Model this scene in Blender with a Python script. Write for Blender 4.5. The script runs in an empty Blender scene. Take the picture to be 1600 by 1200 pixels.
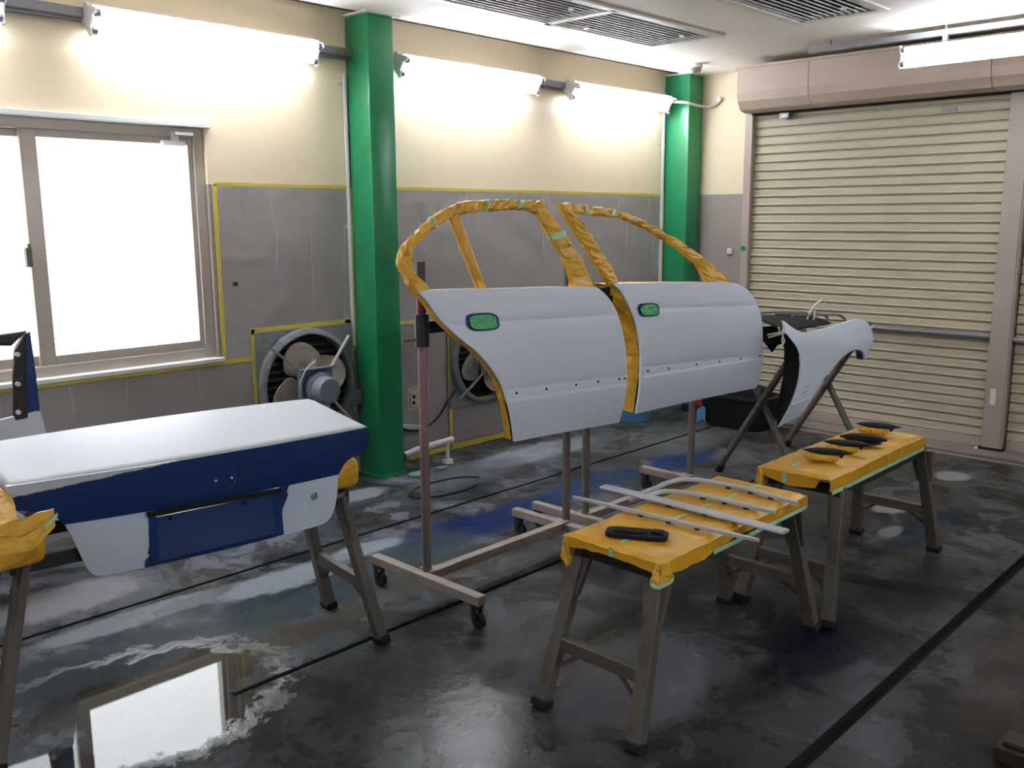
import bpy, bmesh, math, random
from mathutils import Vector, Matrix, noise
from mathutils.geometry import delaunay_2d_cdt
random.seed(7)
SC = bpy.context.scene
COL = SC.collection

# ------------------------------------------------------------------ camera
yaw, pitch, roll = 0.7641, 0.1793, -0.0052
f = Vector((math.cos(yaw)*math.cos(pitch), math.sin(yaw)*math.cos(pitch), -math.sin(pitch)))
r = Vector((math.sin(yaw), -math.cos(yaw), 0)); u = r.cross(f)
r2 = r*math.cos(roll) + u*math.sin(roll); u2 = -r*math.sin(roll) + u*math.cos(roll)
cd = bpy.data.cameras.new('camera'); cam = bpy.data.objects.new('camera', cd); COL.objects.link(cam)
cam.matrix_world = Matrix(((r2.x, u2.x, -f.x, 0), (r2.y, u2.y, -f.y, 0), (r2.z, u2.z, -f.z, 1.6), (0, 0, 0, 1)))
cd.sensor_fit = 'HORIZONTAL'; cd.sensor_width = 36; cd.lens = 36*1436/1600
cd.clip_start = .02
SC.camera = cam

# ------------------------------------------------------------------ world, daylight, exposure
W = bpy.data.worlds.new('overcast_sky'); SC.world = W; W.use_nodes = True
W.node_tree.nodes['Background'].inputs[0].default_value = (0.93, 0.98, 1.0, 1)
W.node_tree.nodes['Background'].inputs[1].default_value = 3.9
pl = bpy.data.lights.new('window_portal', 'AREA'); pl.shape = 'RECTANGLE'; pl.size = 1.72; pl.size_y = 1.2
pl.cycles.is_portal = True
po = bpy.data.objects.new('window_portal', pl); COL.objects.link(po)
po.location = (1.66, 4.80, 1.46); po.rotation_euler = (math.radians(-90), 0, 0)
TUBE = 30.0
SC.view_settings.view_transform = 'Standard'; SC.view_settings.look = 'None'
SC.view_settings.exposure = 0.65; SC.view_settings.gamma = 1; SC.view_settings.use_curve_mapping = False

# ------------------------------------------------------------------ materials
def lin(c):
    c = [v/255 for v in c]
    return tuple(v/12.92 if v <= .04045 else ((v+.055)/1.055)**2.4 for v in c) + (1,)
class NT:
    def __init__(s, name):
        s.m = bpy.data.materials.new(name); s.m.use_nodes = True; s.t = s.m.node_tree
        s.b = s.t.nodes['Principled BSDF']; s.out = s.t.nodes['Material Output']
        s.co = s.t.nodes.new('ShaderNodeTexCoord').outputs['Object']
    def n(s, ty, ins=None, **kw):
        nd = s.t.nodes.new(ty)
        for k, v in kw.items(): setattr(nd, k, v)
        for k, v in (ins or {}).items(): s.put(nd.inputs[k], v)
        return nd
    def put(s, sock, v):
        if isinstance(v, bpy.types.NodeSocket): s.t.links.new(v, sock)
        else: sock.default_value = v
    def noise(s, scale, detail=4, rough=.55, co=None, dist=0):
        return s.n('ShaderNodeTexNoise', {'Vector': co or s.co, 'Scale': scale, 'Detail': detail, 'Roughness': rough, 'Distortion': dist}).outputs['Fac']
    def ramp(s, v, a, b, lo=0., hi=1.):
        return s.n('ShaderNodeMapRange', {'Value': v, 'From Min': a, 'From Max': b, 'To Min': lo, 'To Max': hi}, interpolation_type='SMOOTHSTEP').outputs[0]
    def mix(s, fac, a, b, blend='MIX'):
        nd = s.n('ShaderNodeMix', data_type='RGBA', blend_type=blend)
        s.put(nd.inputs[0], fac); s.put(nd.inputs[6], a); s.put(nd.inputs[7], b)
        return nd.outputs[2]
    def math(s, op, a, b=0., c=0.):
        nd = s.n('ShaderNodeMath', operation=op); s.put(nd.inputs[0], a); s.put(nd.inputs[1], b); s.put(nd.inputs[2], c); return nd.outputs[0]
    def bump(s, h, strength=.3, dist=.01):
        s.put(s.b.inputs['Normal'], s.n('ShaderNodeBump', {'Height': h, 'Strength': strength, 'Distance': dist}).outputs[0])
    def sep(s):
        nd = s.n('ShaderNodeSeparateXYZ', {0: s.co}); return nd.outputs
def pbr(name, col, rough=.5, metal=0, var=.12, vs=7, bump=0, bs=60, coat=0, spec=.5, dirt=None, ds=5, da=.5):
    q = NT(name); c = lin(col)
    d = tuple(v*(1-var) for v in c[:3])+(1,); e = tuple(min(1, v*(1+var)) for v in c[:3])+(1,)
    cc = q.mix(q.noise(vs, 5), d, e)
    if dirt: cc = q.mix(q.math('MULTIPLY', q.ramp(q.noise(ds, 8, .65), .5, .68), da), cc, lin(dirt))
    q.put(q.b.inputs['Base Color'], cc)
    q.b.inputs['Roughness'].default_value = rough; q.b.inputs['Metallic'].default_value = metal
    q.b.inputs['Coat Weight'].default_value = coat; q.b.inputs['Specular IOR Level'].default_value = spec
    if bump: q.bump(q.noise(bs, 6, .6), bump, .01)
    return q.m
def emit(name, col, st):
    q = NT(name); q.b.inputs['Base Color'].default_value = lin(col)
    q.b.inputs['Emission Color'].default_value = lin(col); q.b.inputs['Emission Strength'].default_value = st
    return q.m

M = {}
M['ceil'] = pbr('ceiling_paint', (228, 219, 206), .7, var=.05, vs=1.5)
M['ceil_shade'] = pbr('brown_shade_band', (150, 122, 92), .7, var=.15, vs=3)  # shade of the recess above the wall, put into a brown colour
M['white'] = pbr('white_enamel', (232, 232, 230), .35, var=.03)
M['lampbody'] = pbr('lamp_reflector_white', (225, 225, 228), .4, var=.03)
M['tube'] = emit('fluorescent_tube', (238, 244, 255), TUBE)
M['column'] = pbr('green_enamel', (34, 132, 84), .3, var=.10, vs=3, bump=.05, bs=30, dirt=(30, 90, 62), ds=4, da=.4)
M['shutter'] = pbr('shutter_slat_beige', (186, 175, 150), .42, var=.06, vs=4, dirt=(166, 154, 130), ds=3, da=.4)
M['guide'] = pbr('guide_mauve_beige', (174, 158, 150), .45, var=.06)
M['box'] = pbr('shutter_box_beige', (190, 172, 156), .5, var=.05, vs=2)
M['steel'] = pbr('grimy_steel', (104, 98, 92), .5, .35, var=.25, vs=20, dirt=(66, 60, 54), ds=12, da=.7)
M['darksteel'] = pbr('dark_steel', (52, 50, 50), .5, .3, var=.2, vs=15)
M['rackbeam'] = pbr('overspray_coated_steel', (150, 138, 130), .6, .1, var=.2, vs=12, dirt=(120, 96, 92), ds=8, da=.5)
M['alu'] = pbr('dull_aluminium', (112, 106, 98), .45, .4, var=.15, vs=14, dirt=(84, 78, 70), ds=9, da=.6)
M['sash'] = pbr('sash_aluminium', (178, 168, 158), .4, .3, var=.06, vs=5)
M['sill'] = pbr('pale_sill', (226, 228, 222), .4, var=.04)
M['paper'] = pbr('ochre_masking_paper', (216, 162, 36), .42, var=.12, vs=14, bump=.5, bs=22, dirt=(182, 126, 24), ds=9, da=.4)
M['papercrease'] = pbr('crumpled_masking_paper', (220, 170, 44), .36, var=.2, vs=25, bump=.9, bs=30, dirt=(170, 116, 20), ds=16, da=.5)
M['tape'] = pbr('yellow_tape', (206, 188, 72), .5, var=.1, vs=25)
M['gtape'] = pbr('pale_green_tape', (168, 216, 180), .5, var=.08, vs=40)
M['green'] = pbr('green_masking_film', (88, 190, 120), .3, var=.3, vs=60, bump=.8, bs=70)
M['primer'] = pbr('pale_primer', (226, 237, 253), .5, var=.03, vs=3)
M['primerw'] = pbr('white_primer', (196, 200, 208), .5, var=.02, vs=3)
M['blue'] = pbr('blue_car_paint', (28, 58, 112), .3, var=.12, vs=5, coat=.3)
M['black'] = pbr('black_plastic', (20, 20, 23), .7, spec=.25, var=.2, vs=30)
M['rubber'] = pbr('rubber', (22, 21, 21), .7, var=.2, vs=30)
M['fan'] = pbr('dusty_fan_grey', (128, 132, 136), .55, var=.2, vs=12, dirt=(92, 88, 82), ds=7, da=.6)
M['fanmotor'] = pbr('fan_motor_bluegrey', (118, 130, 142), .45, var=.12, vs=10)
M['blade'] = pbr('fan_blade_cream', (186, 178, 162), .5, var=.12, vs=8, dirt=(120, 112, 98), ds=5, da=.6)
M['dark'] = pbr('dark_void', (18, 17, 16), .9, var=.1)
M['conduit'] = pbr('conduit_grey', (190, 188, 186), .4, var=.08)
M['duct'] = pbr('galvanised_rail', (130, 130, 136), .35, .5, var=.1)
M['grille'] = pbr('grille_white', (206, 202, 196), .45, var=.08, dirt=(150, 140, 130), ds=6, da=.5)
M['filter'] = pbr('grille_filter', (48, 44, 42), .9, var=.3, vs=60)
M['bucket'] = pbr('blue_plastic', (92, 146, 196), .35, var=.1)
M['red'] = pbr('red_plastic', (196, 44, 36), .4, var=.1)
M['wood'] = pbr('dark_wood', (48, 40, 30), .7, var=.3, vs=18, bump=.3, bs=40)
M['string'] = pbr('white_string', (224, 220, 208), .8, var=.06)
M['trim'] = pbr('grey_moulding', (182, 184, 192), .38, var=.05)
M['threshold'] = pbr('threshold_concrete', (132, 122, 116), .55, var=.2, vs=8, bump=.2, dirt=(90, 84, 80), ds=5)
M['drain'] = pbr('teal_cover', (96, 128, 128), .5, var=.2)

def mat_wall():
    q = NT('wall_cream_over_taupe'); z = q.sep()[2]
    cream = q.mix(q.noise(1.3, 4), lin((226, 209, 176)), lin((233, 217, 186)))
    taupe = q.mix(q.noise(2.5, 6), lin((146, 137, 131)), lin((160, 150, 144)))
    cream = q.mix(q.math('MULTIPLY', q.ramp(q.noise(6, 9, .7), .62, .72), .35), cream, lin((176, 150, 110)))
    q.put(q.b.inputs['Base Color'], q.mix(q.ramp(z, 1.781, 1.785), taupe, cream))
    q.b.inputs['Roughness'].default_value = .55
    q.bump(q.noise(90, 3), .05, .005)
    return q.m
M['wall'] = mat_wall()

def mat_sheet():
    q = NT('thin_plastic_sheet')
    q.b.inputs['Base Color'].default_value = lin((215, 212, 214)); q.b.inputs['Roughness'].default_value = .22
    w1 = q.n('ShaderNodeTexNoise', {'Vector': q.co, 'Scale': 3.2, 'Detail': 7, 'Distortion': 1.2}, noise_type='RIDGED_MULTIFRACTAL').outputs['Fac']
    q.bump(w1, .8, .03)
    def crease_glint(rot, sc, off, wid):          # creases catching light, painted into the film as thin milky lines
        mp = q.n('ShaderNodeMapping', {0: q.co, 1: off, 2: (0, rot, 0), 3: sc}).outputs[0]
        n = q.noise(1.0, 2, .4, co=mp, dist=.3); d = q.math('ABSOLUTE', q.math('SUBTRACT', n, .5))
        gate = q.ramp(q.noise(1.3, 3, co=q.n('ShaderNodeMapping', {0: q.co, 1: (off[2], off[0], off[1])}).outputs[0]), .5, .6)
        return q.math('MULTIPLY', q.ramp(d, wid, wid*.2), gate)
    st = q.math('MAXIMUM', crease_glint(.15, (3.0, 1, .22), (1, 3, 5), .005), q.math('MAXIMUM', crease_glint(.6, (2.6, 1, .25), (4, 2, 8), .005), crease_glint(-.45, (2.6, 1, .22), (9, 7, 2), .005)))
    fac = q.math('ADD', q.ramp(w1, .5, 1.6, .32, .50), q.math('MULTIPLY', st, .24))
    tr = q.n('ShaderNodeBsdfTransparent')
    mx = q.n('ShaderNodeMixShader', {0: fac, 1: tr.outputs[0], 2: q.b.outputs[0]})
    q.put(q.out.inputs['Surface'], mx.outputs[0])
    return q.m
M['sheet'] = mat_sheet()

def mat_glass(name, tint, cover):
    q = NT(name)
    q.b.inputs['Base Color'].default_value = tint; q.b.inputs['Roughness'].default_value = .1
    tr = q.n('ShaderNodeBsdfTransparent', {0: (1, 1, 1, 1)})
    q.put(q.out.inputs['Surface'], q.n('ShaderNodeMixShader', {0: cover, 1: tr.outputs[0], 2: q.b.outputs[0]}).outputs[0])
    return q.m
M['glass'] = mat_glass('window_glass', lin((240, 245, 245)), .08)
M['glass2'] = mat_glass('greenish_window_glass', lin((214, 236, 212)), .30)

def mat_floor():
    q = NT('wet_stained_concrete')
    n1 = q.noise(.9, 6, .6, dist=.6); n2 = q.noise(3.2, 8, .65, dist=.4); n3 = q.noise(14, 8, .7); n4 = q.noise(1.7, 7, .62, co=q.n('ShaderNodeMapping', {0: q.co, 1: (7.3, 2.1, 0)}).outputs[0], dist=.8)
    c = q.mix(q.ramp(n1, .38, .62), lin((84, 85, 86)), lin((112, 111, 110)))
    c = q.mix(q.ramp(n4, .49, .55, 0, .75), c, lin((70, 63, 55)))
    c = q.mix(q.ramp(n2, .555, .59, 0, .7), c, lin((138, 136, 142)))
    c = q.mix(q.ramp(n2, .46, .42, 0, .75), c, lin((40, 41, 44)))
    c = q.mix(q.ramp(n3, .55, .72, 0, .45), c, lin((48, 45, 42)))
    wob = q.math('ADD', q.math('MULTIPLY', n2, 1.1), q.math('MULTIPLY', n3, .5))
    def stain(c, cx, cy, rx, ry, col, st, soft=.35, edge=.95):
        mp = q.n('ShaderNodeMapping', {0: q.co, 1: (-cx/rx, -cy/ry, 0), 3: (1/rx, 1/ry, 0)}).outputs[0]
        d = q.n('ShaderNodeVectorMath', {0: mp}, operation='LENGTH').outputs['Value']
        d = q.math('ADD', d, q.math('SUBTRACT', wob, .8))
        return q.mix(q.ramp(d, edge, edge-soft, 0, st), c, lin(col))
    for a in [  # centre, radii, colour, strength : spilled paint, overspray dust and damp
        (2.2, 3.25, .75, .30, (66, 80, 84), .8), (1.2, 3.3, .5, .22, (60, 72, 74), .85), (3.4, 3.35, .85, .20, (22, 52, 112), .95), (3.0, 3.42, .35, .16, (16, 44, 104), .9),
        (4.2, 3.38, .6, .17, (44, 70, 116), .85), (5.05, 3.30, .42, .20, (24, 62, 122), .9), (2.75, 3.3, .5, .3, (92, 104, 104), .6),
        (2.1, 3.46, .42, .13, (196, 202, 206), .8), (1.5, 3.55, .55, .10, (176, 180, 182), .75), (2.6, 3.5, .3, .1, (190, 196, 202), .8), (1.35, 3.95, .45, .2, (178, 170, 168), .8),
        (3.1, 4.25, .25, .12, (170, 168, 168), .85), (4.6, 4.15, .7, .22, (176, 178, 184), .7), (3.9, 4.1, .6, .22, (104, 106, 106), .6), (5.6, 3.6, .8, .3, (128, 124, 122), .5),
        (1.6, 2.95, .9, .14, (96, 82, 66), .75), (2.6, 3.0, .7, .12, (112, 98, 82), .6), (3.4, 2.85, .9, .08, (128, 120, 112), .5),
        (3.15, 1.42, .42, .22, (20, 32, 52), .85), (3.9, 1.35, .5, .2, (30, 42, 58), .75), (4.75, 1.60, .5, .16, (38, 56, 78), .8), (5.9, 1.85, .16, .12, (196, 190, 194), .9), (4.98, 1.88, .12, .10, (190, 182, 184), .9),
        (4.6, 1.72, .14, .06, (190, 184, 188), .9), (2.5, 1.75, .55, .3, (150, 148, 154), .65), (2.0, 2.25, .6, .3, (58, 56, 54), .6), (3.2, 2.2, .8, .25, (76, 72, 68), .6),
        (5.8, 2.4, .7, .4, (92, 90, 88), .5), (4.6, 2.2, .5, .3, (84, 80, 78), .5), (3.6, .75, .9, .28, (124, 108, 92), .5), (2.6, .6, .6, .3, (70, 62, 54), .6), (1.6, 1.2, .8, .5, (54, 54, 54), .5), (4.4, 2.9, .8, .14, (126, 120, 124), .5)]:
        c = stain(c, *a)
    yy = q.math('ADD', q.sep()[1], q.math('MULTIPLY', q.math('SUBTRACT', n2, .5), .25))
    lane = q.mix(q.ramp(yy, 2.6, 2.8), (.30, .32, .34, 1), (.50, .54, .58, 1))      # near lane dark and wet; wall reflection and overspray dust painted into those beyond
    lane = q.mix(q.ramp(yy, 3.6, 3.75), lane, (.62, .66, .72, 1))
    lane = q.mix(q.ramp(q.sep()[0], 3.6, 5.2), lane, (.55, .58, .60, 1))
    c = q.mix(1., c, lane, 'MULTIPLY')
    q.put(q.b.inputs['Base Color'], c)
    rg = q.math('ADD', q.ramp(n4, .40, .60, .24, .50), q.math('MULTIPLY', n3, .12))
    def pool(cx, cy, rx, ry, a, b):
        mp = q.n('ShaderNodeMapping', {0: q.co, 1: (-cx/rx, -cy/ry, 0), 3: (1/rx, 1/ry, 0)}).outputs[0]
        d = q.n('ShaderNodeVectorMath', {0: mp}, operation='LENGTH').outputs['Value']
        return q.ramp(q.math('ADD', d, q.math('SUBTRACT', wob, .8)), a, b)
    damp = q.math('MAXIMUM', pool(1.75, 1.85, .5, .45, 1.1, .6), q.math('MAXIMUM', pool(2.45, 1.75, .45, .35, 1.1, .6), pool(2.0, 3.45, .6, .2, 1.1, .6)))
    rg = q.math('MULTIPLY', rg, q.math('SUBTRACT', 1., q.math('MULTIPLY', damp, .84)))
    # standing water under the window: almost a mirror
    pud = pool(1.12, 2.88, .60, .44, 1.05, .97)
    pudb = pool(1.12, 2.88, .60, .44, 1.25, .80)
    rg = q.math('ADD', q.math('MULTIPLY', rg, q.math('SUBTRACT', 1., pud)), .012)
    q.put(q.b.inputs['Roughness'], rg)
    q.b.inputs['IOR'].default_value = 1.45
    q.put(q.b.inputs['Specular IOR Level'], q.math('ADD', .13, q.math('ADD', q.math('MULTIPLY', damp, .30), q.math('MULTIPLY', pud, 1.0))))
    h = q.math('MULTIPLY', q.math('ADD', n2, q.math('MULTIPLY', n3, .6)), q.math('SUBTRACT', 1., q.math('MULTIPLY', pudb, .985)))
    q.bump(h, .30, .012)
    return q.m
M['floor'] = mat_floor()

def mat_pole(red_from):
    q = NT('pole_oversprayed'); z = q.sep()[2]
    fac = q.ramp(q.math('ADD', z, q.math('MULTIPLY', q.noise(9, 5), .25)), red_from, red_from+.75)
    c = q.mix(fac, lin((104, 96, 92)), lin((140, 108, 116)))
    c = q.mix(q.ramp(z, 1.16, 1.2), c, lin((128, 40, 46)))
    c = q.mix(q.ramp(z, 1.29, 1.32), c, lin((60, 54, 60)))
    q.put(q.b.inputs['Base Color'], c); q.b.inputs['Roughness'].default_value = .5
    return q.m
M['pole_pink'] = mat_pole(.35); M['pole'] = pbr('pole_grey', (106, 98, 92), .5, .2, var=.2, vs=9)

def mat_trunk_band():
    q = NT('half_sanded_blue_band'); x, y, z = q.sep()
    edge = q.math('ADD', q.math('MULTIPLY', q.math('ADD', x, .6), .075), .812)   # primer overlaps further down on one side
    edge = q.math('ADD', edge, q.math('MULTIPLY', q.noise(40, 4), .012))
    c = q.mix(q.ramp(q.math('SUBTRACT', z, edge), 0, .006), lin((26, 52, 104)), lin((196, 204, 214)))
    q.put(q.b.inputs['Base Color'], c); q.b.inputs['Roughness'].default_value = .32
    return q.m
def mat_trunk_lower():
    q = NT('primer_brushed_round_blue'); x, y, z = q.sep()
    w = q.math('MULTIPLY', q.math('SUBTRACT', q.noise(28, 5), .5), .05)
    ax = q.math('ABSOLUTE', q.math('SUBTRACT', q.math('ADD', x, w), q.math('ADD', q.math('MULTIPLY', z, .25), -.13)))
    c = q.mix(q.ramp(ax, .222, .228), lin((26, 52, 104)), lin((214, 226, 246)))
    q.put(q.b.inputs['Base Color'], c); q.b.inputs['Roughness'].default_value = .4
    return q.m
M['trunk_band'] = mat_trunk_band(); M['trunk_lower'] = mat_trunk_lower()

# ------------------------------------------------------------------ mesh helpers
ORG = {}
def setp(o, label=None, cat=None, group=None, kind=None):
    if label: o['label'] = label
    if cat: o['category'] = cat
    if group: o['group'] = group
    if kind: o['kind'] = kind
    return o
def thing(name, label, cat, loc=(0, 0, 0), group=None, rz=0, kind=None):
    o = bpy.data.objects.new(name, None); COL.objects.link(o); o.location = loc; o.rotation_euler[2] = rz
    o.empty_display_size = .1
    ORG[o.name] = (Vector(loc), rz)
    return setp(o, label, cat, group, kind)
class MB:
    def __init__(s): s.v = []; s.f = []
    def add(s, vs, fs):
        b = len(s.v); s.v += [tuple(p) for p in vs]; s.f += [tuple(i+b for i in q) for q in fs]; return s
    def box(s, a, b):
        x0, y0, z0 = a; x1, y1, z1 = b
        return s.add([(x0, y0, z0), (x1, y0, z0), (x1, y1, z0), (x0, y1, z0), (x0, y0, z1), (x1, y0, z1), (x1, y1, z1), (x0, y1, z1)],
                     [(0, 3, 2, 1), (4, 5, 6, 7), (0, 1, 5, 4), (1, 2, 6, 5), (2, 3, 7, 6), (3, 0, 4, 7)])
    def beam(s, p, q, w, h, up=(0, 0, 1), w2=None, h2=None):
        p = Vector(p); q = Vector(q); d = (q-p).normalized(); up = Vector(up)
        if abs(d.dot(up)) > .98: up = Vector((0, 1, 0))
        a = d.cross(up).normalized(); b = a.cross(d)
        vs = []
        for c, ww, hh in ((p, w, h), (q, w2 or w, h2 or h)):
            vs += [c-a*ww/2-b*hh/2, c+a*ww/2-b*hh/2, c+a*ww/2+b*hh/2, c-a*ww/2+b*hh/2]
        return s.add(vs, [(0, 1, 2, 3), (7, 6, 5, 4), (0, 4, 5, 1), (1, 5, 6, 2), (2, 6, 7, 3), (3, 7, 4, 0)])
    def tube(s, path, rad, n=8, closed=False):
        P = [Vector(p) for p in path]; k = len(P); b = len(s.v)
        rr = rad if isinstance(rad, (list, tuple)) else [rad]*k
        prev = None
        for i, p in enumerate(P):
            d = (P[(i+1) % k if closed else min(i+1, k-1)] - P[(i-1) % k if closed else max(i-1, 0)]).normalized()
            if prev is None:
                prev = d.cross(Vector((0, 0, 1)))
                if prev.length < .05: prev = d.cross(Vector((0, 1, 0)))
            a = (prev - d*prev.dot(d)).normalized(); prev = a; c = d.cross(a)
            for j in range(n):
                t = 2*math.pi*j/n; s.v.append(tuple(p + (a*math.cos(t)+c*math.sin(t))*rr[i]))
        for i in range(k if closed else k-1):
            for j in range(n):
                i2 = (i+1) % k
                s.f.append((b+i*n+j, b+i*n+(j+1) % n, b+i2*n+(j+1) % n, b+i2*n+j))
        if not closed:
            s.f.append(tuple(b+j for j in reversed(range(n)))); s.f.append(tuple(b+(k-1)*n+j for j in range(n)))
        return s
    def disc(s, c, ax, rad, th, n=24):
        ax = Vector(ax).normalized(); c = Vector(c)
        return s.tube([c-ax*th/2, c+ax*th/2], rad, n)
    def lathe(s, c, ax, prof, n=28):
        ax = Vector(ax).normalized(); c = Vector(c)
        return s.tube([c+ax*h for h, _ in prof], [max(rd, 1e-4) for _, rd in prof], n)
    def grid(s, fn, nu, nv):
        b = len(s.v)
        for i in range(nu+1):
            for j in range(nv+1): s.v.append(tuple(fn(i/nu, j/nv)))
        for i in range(nu):
            for j in range(nv):
                a = b+i*(nv+1)+j; s.f.append((a, a+nv+1, a+nv+2, a+1))
        return s
    def prism(s, poly, to3, dvec):
        n = len(poly); dv = Vector(dvec); A = [Vector(to3(*p)) for p in poly]
        vs = A + [p+dv for p in A]
        fs = [tuple(range(n)), tuple(reversed(range(n, 2*n)))] + [(i, i+n, (i+1) % n + n, (i+1) % n) for i in range(n)]
        return s.add(vs, fs)
    def build(s, name, mat, parent=None, smooth=False, bevel=0, solid=0, fixn=True):
        me = bpy.data.meshes.new(name)
        vs = s.v
        if parent is not None:
            off, rz = ORG[parent.name]
            R = Matrix.Rotation(-rz, 3, 'Z')
            vs = [tuple(R @ (Vector(p)-off)) for p in vs]
        me.from_pydata(vs, [], s.f)
        bm = bmesh.new(); bm.from_mesh(me)
        if not bevel: bmesh.ops.remove_doubles(bm, verts=bm.verts, dist=1e-6)
        if fixn: bmesh.ops.recalc_face_normals(bm, faces=bm.faces)
        if bevel: bmesh.ops.bevel(bm, geom=[e for e in bm.edges if len(e.link_faces) == 2 and e.calc_face_angle(0) > .6], offset=bevel, segments=2, affect='EDGES', profile=.5)
        if smooth:
            for fc in bm.faces: fc.smooth = True
        bm.to_mesh(me); bm.free()
        me.materials.append(M[mat] if isinstance(mat, str) else mat)
        o = bpy.data.objects.new(name, me); COL.objects.link(o)
        if parent is not None:
            o.parent = parent; ORG[o.name] = ORG[parent.name]
        else: ORG[o.name] = (Vector((0, 0, 0)), 0)
        if smooth:
            try: me.set_sharp_from_angle(angle=math.radians(40))
            except Exception: pass
        if solid:
            md = o.modifiers.new('thickness', 'SOLIDIFY'); md.thickness = solid; md.offset = -1
        return o
def copy_tree(o, parent=None, loc=None, rz=None):
    c = o.copy(); COL.objects.link(c); c.parent = parent
    if loc is not None: c.location = loc
    if rz is not None: c.rotation_euler[2] = rz
    for k in list(c.keys()):
        if parent is None and k in ('label',): del c[k]
    for ch in o.children: copy_tree(ch, c)
    return c
def smooth_poly(P, sub=3, closed=True, corner=42):
    P = [Vector(p) for p in P]; n = len(P); out = []
    def sharp(i):
        if not closed and i in (0, n-1): return True
        a = P[i]-P[i-1]; b = P[(i+1) % n]-P[i]
        return a.length < 1e-9 or b.length < 1e-9 or a.angle(b, 0) > math.radians(corner)
    for i in range(n if closed else n-1):
        p1, p2 = P[i], P[(i+1) % n]; L = (p2-p1)
        m1 = L if sharp(i) else (p2-P[i-1])*.5*min(1, 2*L.length/max((p2-P[i-1]).length, 1e-6))
        j = (i+1) % n; m2 = L if sharp(j) else (P[(j+1) % n]-p1)*.5*min(1, 2*L.length/max((P[(j+1) % n]-p1).length, 1e-6))
        for k in range(sub):
            t = k/sub; t2 = t*t; t3 = t2*t
            out.append((2*t3-3*t2+1)*p1 + (t3-2*t2+t)*m1 + (-2*t3+3*t2)*p2 + (t3-t2)*m2)
    if not closed: out.append(P[-1].copy())
    return out
def inside(p, poly):
    x, y = p; c = False; n = len(poly)
    for i in range(n):
        a = poly[i]; b = poly[i-1]
        if (a[1] > y) != (b[1] > y) and x < (b[0]-a[0])*(y-a[1])/(b[1]-a[1])+a[0]: c = not c
    return c
def fill(poly, step):
    n = len(poly); pts = [Vector((p[0], p[1])) for p in poly]
    xs = [p.x for p in pts]; ys = [p.y for p in pts]
    y = min(ys)+step/2; k = 0
    while y < max(ys):
        x = min(xs)+step*(.5 if k % 2 else .25)
        while x < max(xs):
            if inside((x, y), poly) and min((Vector((x, y))-p).length for p in pts[:n]) > step*.45: pts.append(Vector((x, y)))
            x += step
        y += step; k += 1
    r_ = delaunay_2d_cdt(pts, [(i, (i+1) % n) for i in range(n)], [], 1, 1e-5)
    return [tuple(v) for v in r_[0]], [tuple(q) for q in r_[2]]
def panel(poly, yfn, thick, step=.04, mb=None):
    """a closed sheet over an x-z outline; yfn(x,z) is its front, thick its depth towards +y"""
    mb = mb or MB(); n = len(poly); V2, F2 = fill(poly, step)
    mb.add([(x, yfn(x, z), z) for x, z in V2], F2)
    mb.add([(x, yfn(x, z)+thick, z) for x, z in V2], [tuple(reversed(q)) for q in F2])
    A = [(x, yfn(x, z), z) for x, z in poly]; B = [(x, yfn(x, z)+thick, z) for x, z in poly]
    mb.add(A+B, [(i, (i+1) % n, (i+1) % n+n, i+n) for i in range(n)])
    return mb
def resample(P, n):
    P = [Vector(p) for p in P]; L = [0]
    for a, b in zip(P, P[1:]): L.append(L[-1]+(b-a).length)
    out = []
    for k in range(n+1):
        t = L[-1]*k/n; i = 0
        while i < len(L)-2 and L[i+1] < t: i += 1
        w = (t-L[i])/max(L[i+1]-L[i], 1e-9); out.append(P[i].lerp(P[i+1], w))
    return out
def strip_loft(out, inn, yfn, depth, n=60, jit=.004, a=0., b=1., grow=0., mb=None, seed=1):
    rnd = random.Random(seed); mb = mb or MB()
    O = resample(out, n); I = resample(inn, n); rings = []
    i0, i1 = int(round(a*n)), int(round(b*n)); base = len(mb.v); K = 10
    for i in range(i0, i1+1):
        o, q = O[i], I[i]; c = (o+q)/2; h = (o-q)/2; hl = h.length; hn = h/max(hl, 1e-6); hw = hl+grow
        for k in range(K):
            t = 2*math.pi*k/K; ca = math.copysign(abs(math.cos(t))**.6, math.cos(t)); sa = math.copysign(abs(math.sin(t))**.6, math.sin(t))
            p = c + hn*hw*ca; j = lambda: rnd.uniform(-jit, jit)
            mb.v.append((p.x+j(), yfn(p.x, p.y)+(depth/2+grow)*sa+depth/2+j(), p.y+j()))
    m = i1-i0
    for i in range(m):
        for k in range(K): mb.f.append((base+i*K+k, base+i*K+(k+1) % K, base+(i+1)*K+(k+1) % K, base+(i+1)*K+k))
    mb.f.append(tuple(base+k for k in range(K))); mb.f.append(tuple(base+m*K+k for k in reversed(range(K))))
    return mb

# ------------------------------------------------------------------ room shell
YW, XW, ZC = 4.65, 6.95, 2.765
def struct(o, label=None): o['kind'] = 'structure'; setp(o, label); return o
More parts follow.
